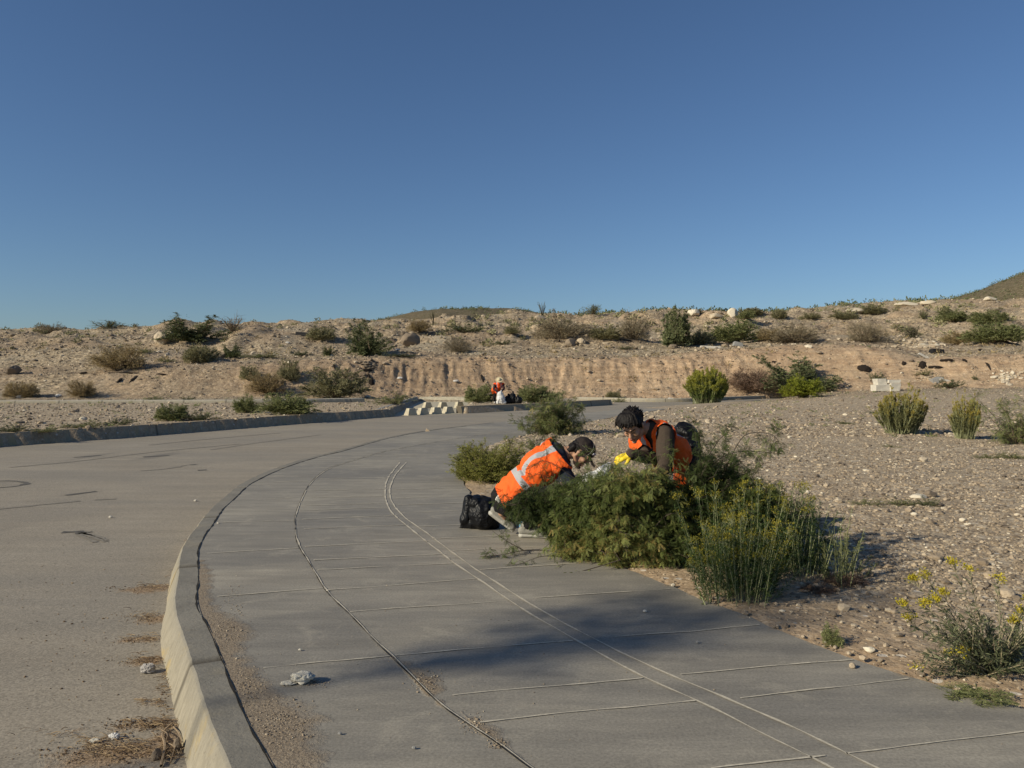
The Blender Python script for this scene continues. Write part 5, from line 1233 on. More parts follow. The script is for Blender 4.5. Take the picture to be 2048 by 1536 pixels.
# socks and trainers hide the feet
allA = tor+neckb+hd+armR+armL+hR+hL+legR+legL+footR+footL
pa_ = allA.build('person', M_SKIN2, .006, 3)
tag(pa_, 'crouching person in orange vest and dark cap, seen from the side, left of the other', 'person')
(tor+armR+armL).grow(.010).build('shirt', M_NAVY, .008, 4, pa_, cut=lambda c: (np.linalg.norm(c-npv(wrR), axis=1) > .03) & (np.linalg.norm(c-npv(wrL), axis=1) > .03))
tsA = lambda c: (c-npv(pel))@npv(uA)
pants = (Body().ell(pel, (.165, .14, .13), axT)+legR+legL).grow(.014)
pants.build('trousers', M_BLACK, .008, 4, pa_, noise=.006, nscale=9, cut=lambda c: (np.linalg.norm(c-npv(ankL), axis=1) > .062) & (np.linalg.norm(c-npv(ankR), axis=1) > .055))
tor.grow(.019).build('undershirt_hem', M_WHITE, .006, 4, pa_, cut=lambda c: (tsA(c) > -.055) & (tsA(c) < .03), noise=.004, nscale=14)
LT = (shc-pel).length
def stripeA(c):
    t = tsA(c); a = (c-npv(pel))@npv(side); f = (c-npv(pel))@npv(frontA)
    return np.minimum(np.abs(t-.235)-.026, np.maximum(np.abs(np.abs(a)-.088)-.026, .235-t))
cutA = lambda c: (tsA(c) > -.005+.012*np.sin((c[:, 0])*30)) & (tsA(c) < LT+.075) & (np.minimum(segd(c, Rs+side*.03, elbR), segd(c, Ls-side*.03, elbL)) > .060)
tor.grow(.030).build('vest', M_VEST, .0055, 5, pa_, cut=cutA, attr={'stripe': stripeA}, noise=.011, nscale=7, seed=4)
# cap, hair
hr = Body(); hr.ell(LA(0, -.030, .030), (.081, .086, .088), axA); hr.cap(LA(0, -.085, -.01), .035, LA(0, -.075, -.06), .03)
for s in (-1, 1): hr.cap(LA(.070*s, .012, .03), .014, LA(.072*s, .012, -.012), .007); hr.cap(LA(.05*s, -.07, 0), .03, LA(.04*s, -.075, -.055), .025)
hr.build('hair', M_HAIR, .005, 2, pa_, noise=.004, nscale=40)
cp = Body(); cp.ell(LA(0, -.008, .058), (.088, .108, .086), axA)
zc = lambda c: (c-npv(headc))@npv(axA[2])
yc = lambda c: (c-npv(headc))@npv(axA[1])
capo = cp.build('cap', M_CAP, .005, 2, pa_, cut=lambda c: zc(c) > .026)
brim = Body()
for i in range(9):
    a = (i-4)/4*.85; brim.cap(LA(.070*math.sin(a), .072+.018*math.cos(a), .034), .0045, LA(.082*math.sin(a), .085+.082*math.cos(a), .010-.012*abs(math.sin(a))), .004)
brim.build('brim', M_CAP, .004, 2, capo)
stt = Body()
for a in (-.9, 0, .9):
    pts = []
    for j in range(9):
        e = .35+j*(math.pi*.62)/8; pts.append(LA(.0895*math.sin(a)*math.sin(e), (-.008+.1095*math.cos(a)*math.sin(e)*(1)), .058+.0875*math.cos(e)))
    stt.chain(pts, [.0016]*9)
pts = [LA(.0895*math.cos(x), -.008+.109*math.sin(x), .060) for x in np.linspace(-.3, 3.4, 20)]
stt.chain(pts, [.0014]*20); stt.build('stitching', M_STITCH, .0022, 0, capo)
Body().cap(LA(.050, .083, .080), .006, LA(.022, .094, .088), .006).cap(LA(.053, .085, .070), .006, LA(.025, .096, .078), .006).build('cap_patch', simple('pale patch', (.45, .45, .47), .8, .1, 60, 0), .003, 1, capo)
for s in (-1, 1): Body().cap(LA(.014*s, .095, .033), .0035, LA(.046*s, .078, .034), .003).build('eyebrow', M_HAIR, .002, 0, pa_); Body().ell(LA(.029*s, .0875, .007), (.011, .004, .0028), axA).build('eyelashes', M_HAIR, .002, 0, pa_)
Body().cap(LA(-.022, .094, -.042), .003, LA(.022, .094, -.042), .003).build('moustache', M_HAIR, .002, 1, pa_); Body().ell(LA(0, .086, -.092), (.022, .008, .014), axA).build('beard', simple('short stubble', (.05, .03, .02), .9, .2, 80, .3), .003, 1, pa_)
# shoes: one flat, one on its toes with the heel lifted
shoe(pa_, (PA_(1038, 1000)[0], YA-.04, .004), (PA_(1038, 1000)[0]+.285, YA-.08, .004), (0, 0, 1))
shoe(pa_, (PA_(976, 1000)[0], YA+.12, .175), (PA_(1029, 1000)[0], YA+.10, .012), (.45, 0, 1))

# ------------------------------------------------------------------ kneeling worker with bare head
YB = 6.0
PB_ = lambda x, y, dy=0.: P(x, y, YB+dy)
pelB = Vector((1.32, 6.22, .34)); chB = PB_(1338, 905, .05); shB = PB_(1318, 868, .0); nkB = PB_(1297, 858, -.02)
uB = (shB-pelB).normalized(); lB = Vector((.58, -.80, .12)); lB = (lB-uB*lB.dot(uB)).normalized(); fB = lB.cross(uB).normalized()
if fB.x > 0: fB = -fB
axB = (lB, fB, uB)
LsB = PB_(1331, 869, -.12); RsB = PB_(1278, 884, .13)
tB = Body(); tB.ell(pelB, (.16, .13, .14), axB); tB.ell(pelB.lerp(chB, .5), (.150, .120, .17), axB); tB.ell(chB, (.165, .130, .15), axB); tB.cap(chB, .12, shB, .085); tB.cap(LsB, .058, shB, .07); tB.cap(RsB, .058, shB, .07); tB.cap(shB, .082, shB.lerp(nkB, .7), .066)
hcB = PB_(1266, 852, -.10); hB, LB, axH = head_prims(hcB, (-.34, -.70, -.62), (-.33, -.42, .85), 1.0)
nB = Body().chain([shB, nkB, LB(0, -.045, -.055)], [.08, .058, .052])
elB = PB_(1330, 934, -.26); wrB = PB_(1285, 990, -.30); eRB = PB_(1300, 915, .0); wRB = PB_(1262, 909, -.10)
aL = Body().chain([LsB, LsB.lerp(elB, .45), elB, wrB], [.060, .060, .046, .030]); aR = Body().chain([RsB, eRB, wRB], [.052, .042, .031])
hLB = hand_prims(wrB, (-.95, .2, -.15), (0, -.5, .8), 1, 1, .5); hRB = hand_prims(wRB, (-.90, -.05, -.32), (-.1, -.55, .8), .88, 1, .30)
kL = Vector((1.05, 5.72, .40)); kR = Vector((.92, 6.02, .12)); anL = Vector((1.20, 5.85, .09)); anR = Vector((1.30, 6.2, .10))
lL = Body().chain([pelB+lB*.09, kL, anL], [.085, .056, .042]); lR = Body().chain([pelB-lB*.09, kR, anR], [.085, .056, .042])
pb_ = (tB+nB+hB+aL+aR+hLB+hRB+lL+lR).build('person', M_SKIN, .006, 3)
tag(pb_, 'dark haired bareheaded person in orange vest kneeling behind the big bush, wearing a yellow glove', 'person')
(tB+aL+aR).grow(.010).build('sweater', M_BROWN, .007, 4, pb_, cut=lambda c: (np.linalg.norm(c-npv(wRB), axis=1) > .035) & (np.linalg.norm(c-npv(wrB), axis=1) > .03), noise=.003, nscale=14)
(Body().ell(pelB, (.17, .14, .13), axB)+lL+lR).grow(.013).build('trousers', M_NAVY, .009, 4, pb_)
Body().cap(anL, .045, anL+Vector((-.16, -.06, -.05)), .032).build('shoe', M_SHOE, .006, 3, pb_); Body().cap(anR, .045, anR+Vector((.08, .10, -.05)), .032).build('shoe', M_SHOE, .006, 3, pb_)
tsB = lambda c: (c-npv(pelB))@npv(uB)
def stripeB(c):
    q = c-npv(pelB); a = q@npv(lB); t = q@npv(uB); f = q@npv(fB)
    return np.minimum(np.abs(t-.17)-.024, np.abs(np.abs(a-.01)-.085)-.022)
LTB = (shB-pelB).length
def cutB(c):
    q = c-npv(shB); a = q@npv(lB); t = q@npv(uB); f = q@npv(fB)
    arm = np.minimum(segd(c, LsB+lB*.01+uB*.02, elB), segd(c, RsB-lB*.02, eRB)) > .073
    vneck = ~((f > .03) & (np.abs(a) < .004+.12*np.clip(t+.08, 0, .2)))
    return (tsB(c) > -.02) & (np.linalg.norm(c-npv(LB(0, -.03, -.04)), axis=1) > .088) & arm & vneck
(tB+Body().cap(RsB, .058, RsB.lerp(eRB, .28), .054)).grow(.024).build('vest', M_VEST, .0055, 4, pb_, cut=cutB, attr={'stripe': stripeB}, noise=.008, nscale=8, seed=9)
# the near side of the vest hanging over the right shoulder with its reflective band
cR = RsB.lerp(eRB, .45)
Body().chain([RsB+Vector((-.01, -.02, .01)), RsB.lerp(eRB, .62)], [.080, .068]).build('vest_shoulder', M_VEST, .005, 3, pb_, cut=lambda c: (segd(c, shB, nkB) > .055) & (((c-npv(RsB))@npv((eRB-RsB).normalized())) < .10), attr={'stripe': lambda c: np.abs(c[:, 0]-npv(cR)[0]+.002)-.020}, noise=.005, nscale=12)
gR = hand_prims(wRB, (-.90, -.05, -.32), (-.1, -.55, .8), .88, 1, .30).grow(.002)
gR.cap(wRB, .030, wRB.lerp(eRB, .18), .035)
gR.build('glove', M_YEL, .0035, 2, pb_, noise=.0015, nscale=40)
Body().cap(wRB.lerp(eRB, .20), .037, wRB.lerp(eRB, .45), .041).build('cuff', M_CUFF, .005, 2, pb_)
hand_prims(wrB, (-.95, .2, -.15), (0, -.5, .8), 1, 1, .5).grow(.003).build('glove', M_BLACK, .004, 2, pb_)
# hair in locks
hb = Body(); hb.ell(LB(0, -.026, .048), (.091, .100, .094), axH); hb.ell(LB(0, .038, .084), (.072, .060, .046), axH); hb.cap(LB(0, -.09, 0), .03, LB(0, -.075, -.05), .022)
for s in (-1, 1): hb.cap(LB(.070*s, .018, .045), .016, LB(.073*s, .016, .002), .008)
rh = np.random.default_rng(5)
for i in range(170):                                  # straight locks combed forward, hanging over the brow
    a = rh.uniform(-1.3, 1.3); e = rh.uniform(.1, 1.05)
    s0 = (.080*math.sin(a)*math.sin(e+.35), .010+.088*math.cos(a)*math.sin(e+.15), .056+.092*math.cos(e))
    p0 = LB(*s0); ln = rh.uniform(.022, .046)*(1.1 if e > .7 else .8)
    out = (axH[1]*math.cos(a)+axH[0]*math.sin(a)).normalized()
    d1 = (out*.8+axH[2]*(.35-e*.8)+Vector((0, 0, -.15))).normalized(); p1 = p0+d1*ln*.55; p2 = p1+(d1*.45+Vector((-.08, -.05, -.85))).normalized()*ln*.75
    if abs(a) < .45 and e > .8: p2 = p1+(p2-p1)*.5
    hb.cap(p0, .0105, p1, .0075); hb.cap(p1, .0075, p2, .003)
for i in range(110):
    v = Vector(rh.normal(0, 1, 3)); v = Vector((v.x, -abs(v.y), abs(v.z))).normalized(); p0 = LB(.08*v.x, -.026+.09*v.y, .046+.084*v.z)
    dr = (axH[0]*v.x+axH[1]*v.y*.6+axH[2]*v.z*.5+Vector((rh.normal(0, .5), rh.normal(0, .5), rh.normal(0, .5)))).normalized(); dr = (dr+Vector((0, 0, .25))).normalized(); hb.cap(p0, .008, p0+dr*rh.uniform(.014, .028), .0025)
hb.build('hair', M_HAIR, .0034, 0, pb_)
for s in (-1, 1): Body().cap(LB(.014*s, .096, .030), .0045, LB(.046*s, .079, .032), .0035).build('eyebrow', M_HAIR, .002, 0, pb_); Body().ell(LB(.029*s, .0875, .005), (.012, .004, .003), axH).build('eyelashes', M_HAIR, .002, 0, pb_)
Body().cap(LB(-.016, .0945, -.052), .0055, LB(.016, .0945, -.052), .0055).cap(LB(-.013, .0915, -.063), .006, LB(.013, .0915, -.063), .006).build('lips', simple('lips', (.30, .11, .08), .5, .1, 60, 0), .003, 1, pb_)

# ------------------------------------------------------------------ distant worker bending over a white bag
YC = 37.0; zC = .02
zC = float(terr((997-1024)*YC/F, YC))+.01; sC = F/YC
PC_ = lambda x, y, dy=0.: Vector(((x-1024)*YC/F, YC+dy, zC+(804-y)/sC))
plC = PC_(993, 780, .15); ccC = PC_(998, 769, -.02); shC = PC_(998, 764, -.12)
uC = (shC-plC).normalized(); lC = Vector((-1, 0, 0)); fC = Vector((0, -.6, -.8)); axC = (lC, uC.cross(lC), uC)
tC = Body(); tC.ell(plC, (.16, .14, .14), axC); tC.ell(plC.lerp(ccC, .5), (.15, .13, .16), axC); tC.ell(ccC, (.18, .14, .15), axC); RsC = PC_(990, 766, -.1); LsC = PC_(1006, 766, -.1); tC.cap(RsC, .06, LsC, .06); tC.cap(ccC, .12, shC, .09)
hdC, LC, axHC = head_prims(PC_(998.5, 759, -.3), (0.05, -.72, -.70), (0, -.70, .72), 1.0)
eRC = PC_(988, 775, -.2); wRC = PC_(996, 781, -.38); eLC = PC_(1008, 774, -.2); wLC = PC_(1002, 781, -.38)
aRC = Body().chain([RsC, eRC, wRC], [.055, .045, .032]); aLC = Body().chain([LsC, eLC, wLC], [.055, .045, .032])
hC = hand_prims(wRC, (.3, -.3, -.8), (-.7, -.5, 0), 1, 1, .5)+hand_prims(wLC, (-.3, -.3, -.8), (.7, -.5, 0), 1, -1, .5)
lgR = Body().chain([plC+Vector((-.09, 0, 0)), PC_(989, 792, .05), PC_(989.5, 801.5, .1)], [.09, .06, .042]); lgL = Body().chain([plC+Vector((.09, 0, 0)), PC_(1001, 791, .0), PC_(1010, 801, .15)], [.09, .06, .042])
ftR = Body().chain([PC_(989.5, 801.5, .1), PC_(989, 803, -.06)], [.04, .035]); ftL = Body().chain([PC_(1010, 801, .15), PC_(1012, 803, .0)], [.04, .035])
pc_ = (tC+hdC+aRC+aLC+hC+lgR+lgL+ftR+ftL+Body().chain([shC, LC(0, -.04, -.05)], [.07, .055])).build('person', M_SKIN, .011, 3)
tag(pc_, 'distant person in straw hat and orange vest bending over a white bag', 'person')
(tC+aRC+aLC).grow(.014).build('shirt', M_DPURP, .013, 3, pc_)
(Body().ell(plC, (.17, .15, .14), axC)+lgR+lgL).grow(.015).build('trousers', M_BLACK, .013, 3, pc_)
for ft in (ftR, ftL): ft.grow(.012).build('shoe', M_WHITE, .012, 2, pc_)
tC.grow(.03).build('vest', vest_mat('red orange vest', (.90, .10, .015)), .012, 3, pc_, cut=lambda c: (np.minimum(segd(c, RsC, eRC), segd(c, LsC, eLC)) > .08), attr={'stripe': lambda c: np.abs(np.abs((c-npv(ccC))@npv(lC))-.1)-.02})
Body().ell(PC_(986, 779, .05), (.09, .06, .17)).build('vest_flap', M_VEST, .012, 3, pc_, attr={'stripe': lambda c: c[:, 0]*0+1})
ht = Body(); ht.ell(LC(0, -.0, .105), (.085, .10, .07), axHC); htc = ht.build('hat', M_STRAW, .01, 2, pc_)
rg = [LC(.165*math.cos(a), .175*math.sin(a), .078) for a in np.linspace(0, 2*math.pi, 21)]
bmb = Body(); bmb.ell(LC(0, 0, .076), (.175, .185, .012), axHC); bmb.chain(rg, [.012]*21); bmb.build('brim', M_STRAW, .01, 1, htc)

# ================================================================== bags
def plastic(name, col, rough=.28, spec=.5, scale=16, st=.9):
    m, t, b = mat(name); n = N(t); o = n.obj(); b.inputs['Base Color'].default_value = (*col, 1); b.inputs['Roughness'].default_value = rough; b.inputs['Specular IOR Level'].default_value = spec
    r1 = n.noise(o, scale, 3, .5, 1.5); r1 = n.m('ABSOLUTE', n.m('SUBTRACT', r1, .5)); n.bump(r1, st, .05, b); return m
M_BAG = plastic('black bin liner', (.005, .005, .006), .45, .25, 9, .6); M_WBAG = plastic('white plastic sack', (.60, .60, .59), .5, .3, 7, .5)
bg_ = lambda x, y, dy=0.: P(x-5, y, 6.86+dy)
b = Body(); b.ell(bg_(972, 1028, .0), (.14, .14, .15)); b.ell(bg_(958, 1006), (.065, .10, .07)); b.cap(bg_(948, 1046), .06, bg_(925, 1060), .008); b.cap(bg_(944, 1000), .03, bg_(930, 1055), .02); b.cap(bg_(950, 1046), .07, bg_(990, 1046), .07); b.cap(bg_(945, 1000), .045, bg_(940, 1040), .06); b.cap(bg_(968, 1000), .04, bg_(985, 1010), .06)
o = b.build('rubbish_bag', M_BAG, .007, 5, None, noise=.016, nscale=6, seed=12)
def ground_to(o, z0=0.0):
    co = np.empty(len(o.data.vertices)*3, dtype=np.float32); o.data.vertices.foreach_get('co', co); co = co.reshape(-1, 3); co[:, 2] = np.maximum(co[:, 2], z0); o.data.vertices.foreach_set('co', co.ravel()); o.data.update()
ground_to(o, .003); tag(o, 'full black bin bag standing on the footpath behind the crouching capped worker', 'bag', 'rubbish bags')
b = Body(); q = lambda x, y, dy=0.: P(x, y, 6.35+dy)
b.ell(q(1374, 885, .1), (.09, .13, .16)); b.ell(q(1365, 862, .1), (.07, .1, .07)); b.cap(q(1375, 900), .10, q(1368, 960), .12); b.cap(q(1368, 960), .12, q(1372, 1040), .15)
o = b.build('rubbish_bag', M_BAG, .008, 3, None, noise=.018, nscale=8, seed=13); ground_to(o, .01); tag(o, 'tall black bin bag right behind the kneeling bareheaded worker', 'bag', 'rubbish bags')
q = lambda x, y, dy=0.: P(x+4, y+9, 6.0+dy)
b = Body(); b.ell(q(1180, 985, .0), (.13, .12, .12)); b.cap(q(1170, 952), .045, q(1200, 942), .048); b.cap(q(1168, 964), .06, q(1195, 962), .06); b.cap(q(1200, 938), .045, q(1214, 926), .034); b.cap(q(1214, 926), .03, q(1222, 950), .035); b.cap(q(1180, 975), .12, q(1190, 1040), .16); 
o = b.build('white_sack', M_WBAG, .007, 5, None, noise=.013, nscale=6, seed=14); ground_to(o, .01); tag(o, 'white plastic sack held open between the two crouching workers', 'bag')
b = Body(); c3 = lambda x, y, dy=-.42: PC_(x, y, dy)
b.ell(c3(1002, 794), (.20, .15, .21)); b.ell(c3(1001, 786), (.15, .12, .15)); b.cap(c3(1001, 783), .07, c3(1003, 779), .03); b.cap(c3(996, 801), .08, c3(1009, 801), .08)
o = b.build('white_sack', M_WBAG, .012, 2, None, noise=.02, nscale=7, seed=15); ground_to(o, zC-.02); tag(o, 'white sack held by the distant worker in the straw hat', 'bag')
for (x, y, w_, h_, sd, lb) in [(1016, 799, .24, .21, 21, 'black bag touching the distant white sack'), (1025, 796, .20, .28, 22, 'knotted upright black bag, tallest of the distant three'), (1035, 799, .22, .20, 23, 'black bag farthest right beside the distant worker')]:
    b = Body(); c = PC_(x, y, -.1); c.z = zC+h_*.75; b.ell(c, (w_, w_*.8, h_)); b.cap(c+Vector((0, 0, h_*.8)), .05, c+Vector((.03, 0, h_*1.3)), .035)
    o = b.build('rubbish_bag', M_BAG, .014, 2, None, noise=.03, nscale=6, seed=sd); tag(o, lb, 'bag', 'rubbish bags')
# ================================================================== concrete pieces and litter
def box_obj(name, corners_b, corners_t, m, parent=None, loc=None, bev=.01, jit=0., seed=1):
    """solid from a bottom ring and a top ring of four points"""
    bm = bmesh.new(); r_ = random.Random(seed); J = lambda p: Vector(p)+Vector((r_.uniform(-1, 1), r_.uniform(-1, 1), r_.uniform(-1, 1)))*jit
    vb = [bm.verts.new(J(p)) for p in corners_b]; vt = [bm.verts.new(J(p)) for p in corners_t]; n_ = len(vb)
    bm.faces.new(vb[::-1]); bm.faces.new(vt)
    for i in range(n_): bm.faces.new([vb[i], vb[(i+1) % n_], vt[(i+1) % n_], vt[i]])
    bmesh.ops.recalc_face_normals(bm, faces=bm.faces)
    if bev: bmesh.ops.bevel(bm, geom=list(bm.edges), offset=bev, segments=2, affect='EDGES', profile=.6)
    me = bpy.data.meshes.new(name); bm.to_mesh(me); bm.free(); me.materials.append(m); o = bpy.data.objects.new(name, me); COL.objects.link(o)
    if parent: o.parent = parent
    if loc is not None: o.location = loc
    return o
M_CONC = simple('weathered concrete', (.36, .33, .27), .9, .22, 9, .6, .01)
M_CREAM = simple('cream painted concrete', (.46, .41, .30), .88, .28, 5, .7, .015)
M_WCON = simple('whitish broken concrete', (.56, .52, .44), .9, .14, 6, .6, .02)
M_GCON = simple('grey slab', (.27, .265, .25), .9, .18, 6, .5, .01)
M_RUBBER = simple('black rubber', (.012, .012, .013), .7, .3, 20, .4, .01)
M_HOLLOW_SHADE = simple('painted hollow shade', (.02, .014, .01), 1, .3, 8, .3)  # near-black colour standing in for the shade inside bank hollows
# drain: floor, sloping sides, and two rows of tapered blocks
bp = [BAY[0], BAY[1], BAY[2], BAY[3], BAY[4]]
V = [(p[0], p[1], ZR+.004) for p in bp]; drain = mesh_obj('drain_channel', V, [np.array([[0, 1, 2, 3, 4]])], M_CREAM)
tag(drain, 'cream concrete drain mouth opening off the far kerb behind the blocks', 'drain')
w0 = np.array(P(838, 806, HC*F/51)); 
def quad_wall(name, a, b_, h0, h1, m, th=.15, back=(0, 1), slope=.25):
    a = Vector((*a, 0)); b_ = Vector((*b_, 0)); d = Vector((*back, 0)).normalized()
    return box_obj(name, [(a.x, a.y, ZR-.05), (b_.x, b_.y, ZR-.05), tuple((b_+d*(th+slope))[:2])+(ZR-.05,), tuple((a+d*(th+slope))[:2])+(ZR-.05,)], [tuple((a+d*slope)[:2])+(h0,), tuple((b_+d*slope)[:2])+(h1,), tuple((b_+d*(slope+th))[:2])+(h1,), tuple((a+d*(slope+th))[:2])+(h0,)], m, drain, bev=.015)
quad_wall('back_wall', BAY[4], BAY[3], .10, .10, M_CREAM)
quad_wall('side_wall', (BAY[0][0]-.35, BAY[0][1]), BAY[4], .08, .12, M_GCON, .15, (-1, .2), .1)
def block(px, py, w_, h_, dpt, m, label, k):
    x, y = G(px, py, ZR); a = math.atan2(BAY[1][1]-BAY[0][1], BAY[1][0]-BAY[0][0])
    c, s = math.cos(a), math.sin(a); R2 = lambda u, v, z: (u*c-v*s, u*s+v*c, z)
    b0 = [R2(-w_/2, 0, 0), R2(w_/2, 0, 0), R2(w_/2, dpt, 0), R2(-w_/2, dpt, 0)]; t0 = [R2(-w_*.30, .05, h_), R2(w_*.30, .05, h_), R2(w_*.30, dpt-.05, h_), R2(-w_*.30, dpt-.05, h_)]
    o = box_obj('concrete_block', b0, t0, m, None, (x, y, ZR), .012, .01, k)
    return tag(o, label, 'block', 'tapered concrete blocks in the drain mouth')
ordn = ['leftmost', 'second from left', 'third from left', 'rightmost']
for i, (x, y) in enumerate([(826, 831), (850, 829.5), (876, 828.3), (901, 827)]): block(x, y, .46, .28, .33, M_CREAM, 'tapered concrete block, %s of the front row in the drain mouth' % ordn[i], i)
for i, (x, y) in enumerate([(858, 817), (889, 817), (922, 816)]): block(x, y, .48, .30, .3, M_CREAM, 'cream tapered block, %s of the back row in the drain' % ['left', 'middle', 'right'][i], i+9)

# broken concrete piece like an upturned trough
x, y, z = hit(1777, 783, 20); s = y/F
e = empty('broken_concrete', (x, y, z))
def bx(name, x0, x1, y0, y1, z0, z1, m, k, par, sk=0.): return box_obj(name, [(x0, y0, z0), (x1, y0, z0), (x1, y1, z0), (x0, y1, z0)], [(x0+sk, y0, z1), (x1+sk, y0, z1), (x1+sk, y1, z1), (x0+sk, y1, z1)], m, par, None, .02, .03, k)
u = s
bx('lower_block', -24*u, 4*u, 0, .7, 0, 13*u, M_WCON, 1, e, -.05); bx('lower_block', 2*u, 22*u, -.1, .6, 0, 16*u, M_WCON, 2, e, .05); bx('upper_slab', -19*u, 0*u, .1, .7, 13*u, 25*u, M_WCON, 3, e, -.08); bx('upper_slab', 0*u, 24*u, .0, .75, 17*u, 23*u, M_WCON, 4, e, .04)
tag(e, 'whitish broken concrete blocks piled at the foot of the right bank', 'rubble block')
def slab(px, py, w_, h_, d_, m, label, k, name='concrete_slab', rz=0, tilt=0, ymin=15, cat='slab'):
    x, y, z = hit(px, py, ymin); s = y/F; W_, H_ = w_*s, h_*s
    o = box_obj(name, [(-W_/2, 0, 0), (W_/2, 0, 0), (W_*.42, d_, 0), (-W_*.46, d_, 0)], [(-W_*.45, 0.05, H_), (W_*.47, .03, H_*.8), (W_*.4, d_, H_), (-W_*.4, d_, H_*.9)], m, None, (x, y, z-.02), .015, .03, k)
    o.rotation_euler = (math.radians(tilt), math.radians(rz), 0); return tag(o, label, cat)
slab(1421, 697, 42, 6, 1.0, M_WCON, 'white fallen slab lying on the terrace right of the tall olive bush', 31)
slab(1477, 692, 18, 9, .7, M_GCON, 'small grey green slab at the left end of the right bank top', 32, rz=8)
slab(1880, 768, 24, 12, .8, M_GCON, 'grey slab leaning on the right bank beside the slanting creeper', 33, rz=-20)
slab(1250, 682, 26, 3.5, .6, M_RUBBER, 'thin dark board lying on the terrace lip below the thickets', 34, name='board', cat='board')
slab(603, 673, 27, 8, .8, M_RUBBER, 'black board propped beside the olive bush on the upper left slope', 35, name='board', cat='board')
slab(1083, 657, 12, 6, .5, M_RUBBER, 'small black slab on the slope below the cream rock', 36, name='board', rz=-25, cat='board')
slab(1878, 706, 24, 9, .7, M_RUBBER, 'black rubber sheet poking out on top of the right bank', 37, name='rubber_sheet', cat='sheet')
slab(1852, 716, 34, 5, .3, M_WCON, 'pale plank slanting down from the rubble on the right bank', 38, name='plank', rz=28, cat='plank')
slab(1895, 764, 30, 4, .3, M_WCON, 'pale strip above the grey leaning slab', 39, name='plank', rz=15, cat='plank')
# rubble heap on top of the right bank, pale stones at the right edge, debris falling in the gully
def heap(name, cx, cy, hw, hh, n_, s0, seed, label, tint=(.5, 1), cat='rubble heap'):
    r = np.random.default_rng(seed); ps = [hit(cx+r.normal(0, hw*.5), cy+r.normal(0, hh*.5), 15) for _ in range(n_)]; ps = np.array(ps)
    V0, T0 = ico(1); V = np.repeat(V0[None], n_, 0)*(1+r.uniform(-.25, .25, (n_, len(V0), 1)))*np.stack([r.uniform(.6, 1.7, n_), r.uniform(.6, 1.2, n_), r.uniform(.3, .8, n_)], 1)[:, None]*(s0*r.uniform(.5, 1.4, n_))[:, None, None]
    c = ps.mean(0); V = V+ps[:, None]-c; T = (T0[None]+np.arange(n_)[:, None, None]*len(V0)).reshape(-1, 3)
    o = mesh_obj(name, V.reshape(-1, 3), [T], MST, None, {'tint': np.repeat(r.uniform(*tint, n_), len(V0))}); o.location = c
    return tag(o, label, cat, kind='stuff')
heap('rubble', 1845, 690, 45, 14, 90, .20, 1, 'heap of pale broken rubble on top of the right bank', (.6, 1))
heap('rubble', 2010, 757, 28, 12, 60, .14, 2, 'white stones tumbling down the bank at the right edge', (.85, 1))
heap('rubble', 735, 730, 14, 12, 60, .16, 3, 'dark broken asphalt spilling at the head of the gully', (0, .12))
heap('rubble', 845, 600+24, 1, 1, 4, .1, 4, 'few stones on the far hill crest', (.4, .8))
heap('rubble', 1860, 760, 30, 10, 40, .10, 5, 'scattered bits at the foot of the right bank', (.3, 1))
heap('rubble', 580, 710, 60, 4, 40, .09, 6, 'pale litter along the shaded terrace line', (.9, 1))
# near-black lumps on the bank faces, painting in the shade of hollows
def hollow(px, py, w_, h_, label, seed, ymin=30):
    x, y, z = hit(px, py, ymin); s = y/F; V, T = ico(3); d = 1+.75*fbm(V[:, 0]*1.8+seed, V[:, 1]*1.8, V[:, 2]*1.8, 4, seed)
    V = V*d[:, None]*np.array([w_*s*.5, .09, h_*s*.62]); o = mesh_obj('hollow_shade', V, [T], M_HOLLOW_SHADE, None, smooth=True); o.location = (x, y, z)
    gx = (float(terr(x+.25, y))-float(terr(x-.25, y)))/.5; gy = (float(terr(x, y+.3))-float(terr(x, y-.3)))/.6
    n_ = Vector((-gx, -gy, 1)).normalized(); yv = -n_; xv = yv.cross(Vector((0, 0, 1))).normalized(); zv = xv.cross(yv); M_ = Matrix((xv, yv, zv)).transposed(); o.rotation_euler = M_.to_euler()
    return tag(o, label, 'hollow', 'painted shade of hollows in the earth banks')
for a in [(1728, 737, 24, 17, 'painted black shade of a round cave mouth in the right bank', 1), (240, 762, 7, 18, 'painted shade, left of two clefts under the khaki bush', 2), (267, 760, 8, 26, 'painted shade, right of two clefts under the khaki bush', 3), (250, 748, 56, 3, 'thin painted shade line of an undercut above the two clefts', 4), (735, 742, 18, 6, 'painted shade of a hollow below the spilled asphalt', 5), (742, 765, 12, 16, 'painted shade of a hole near the foot of the gully', 6), (738, 753, 5, 12, 'painted shade of a narrow slot joining the gully hollows', 16), (1845, 733, 14, 18, 'painted shade of a notch in the middle of the right bank', 7), (1808, 727, 8, 9, 'painted shade of a small pit left of the notch in the right bank', 8), (1870, 735, 26, 5, 'slanting painted shade of an undercut right of the notch', 9), (1892, 722, 24, 5, 'arched painted shade of an undercut under the black rubber sheet', 10), (1930, 722, 7, 15, 'painted shade of a steep crack in the right bank', 11), (1977, 735, 4, 20, 'painted shade of a thin long crack toward the right edge bank', 12), (1960, 702, 7, 12, 'painted shade of a small gap at the top of the right bank', 13), (1548, 727, 10, 7, 'painted shade of a small hole in the bare bank above the dead bush', 14), (965, 760, 4, 22, 'painted shade of a thin crack left of the distant worker', 15), (168, 747, 14, 6, 'painted shade of a small pit left of the clefts', 17), (320, 751, 26, 3, 'faint painted shade of a ledge right of the clefts', 18), (565, 768, 5, 14, 'painted shade of a seam in the left bank gully', 19), (668, 735, 3, 10, 'painted shade of a short seam above the round olive bush', 20)]:
    hollow(*a)
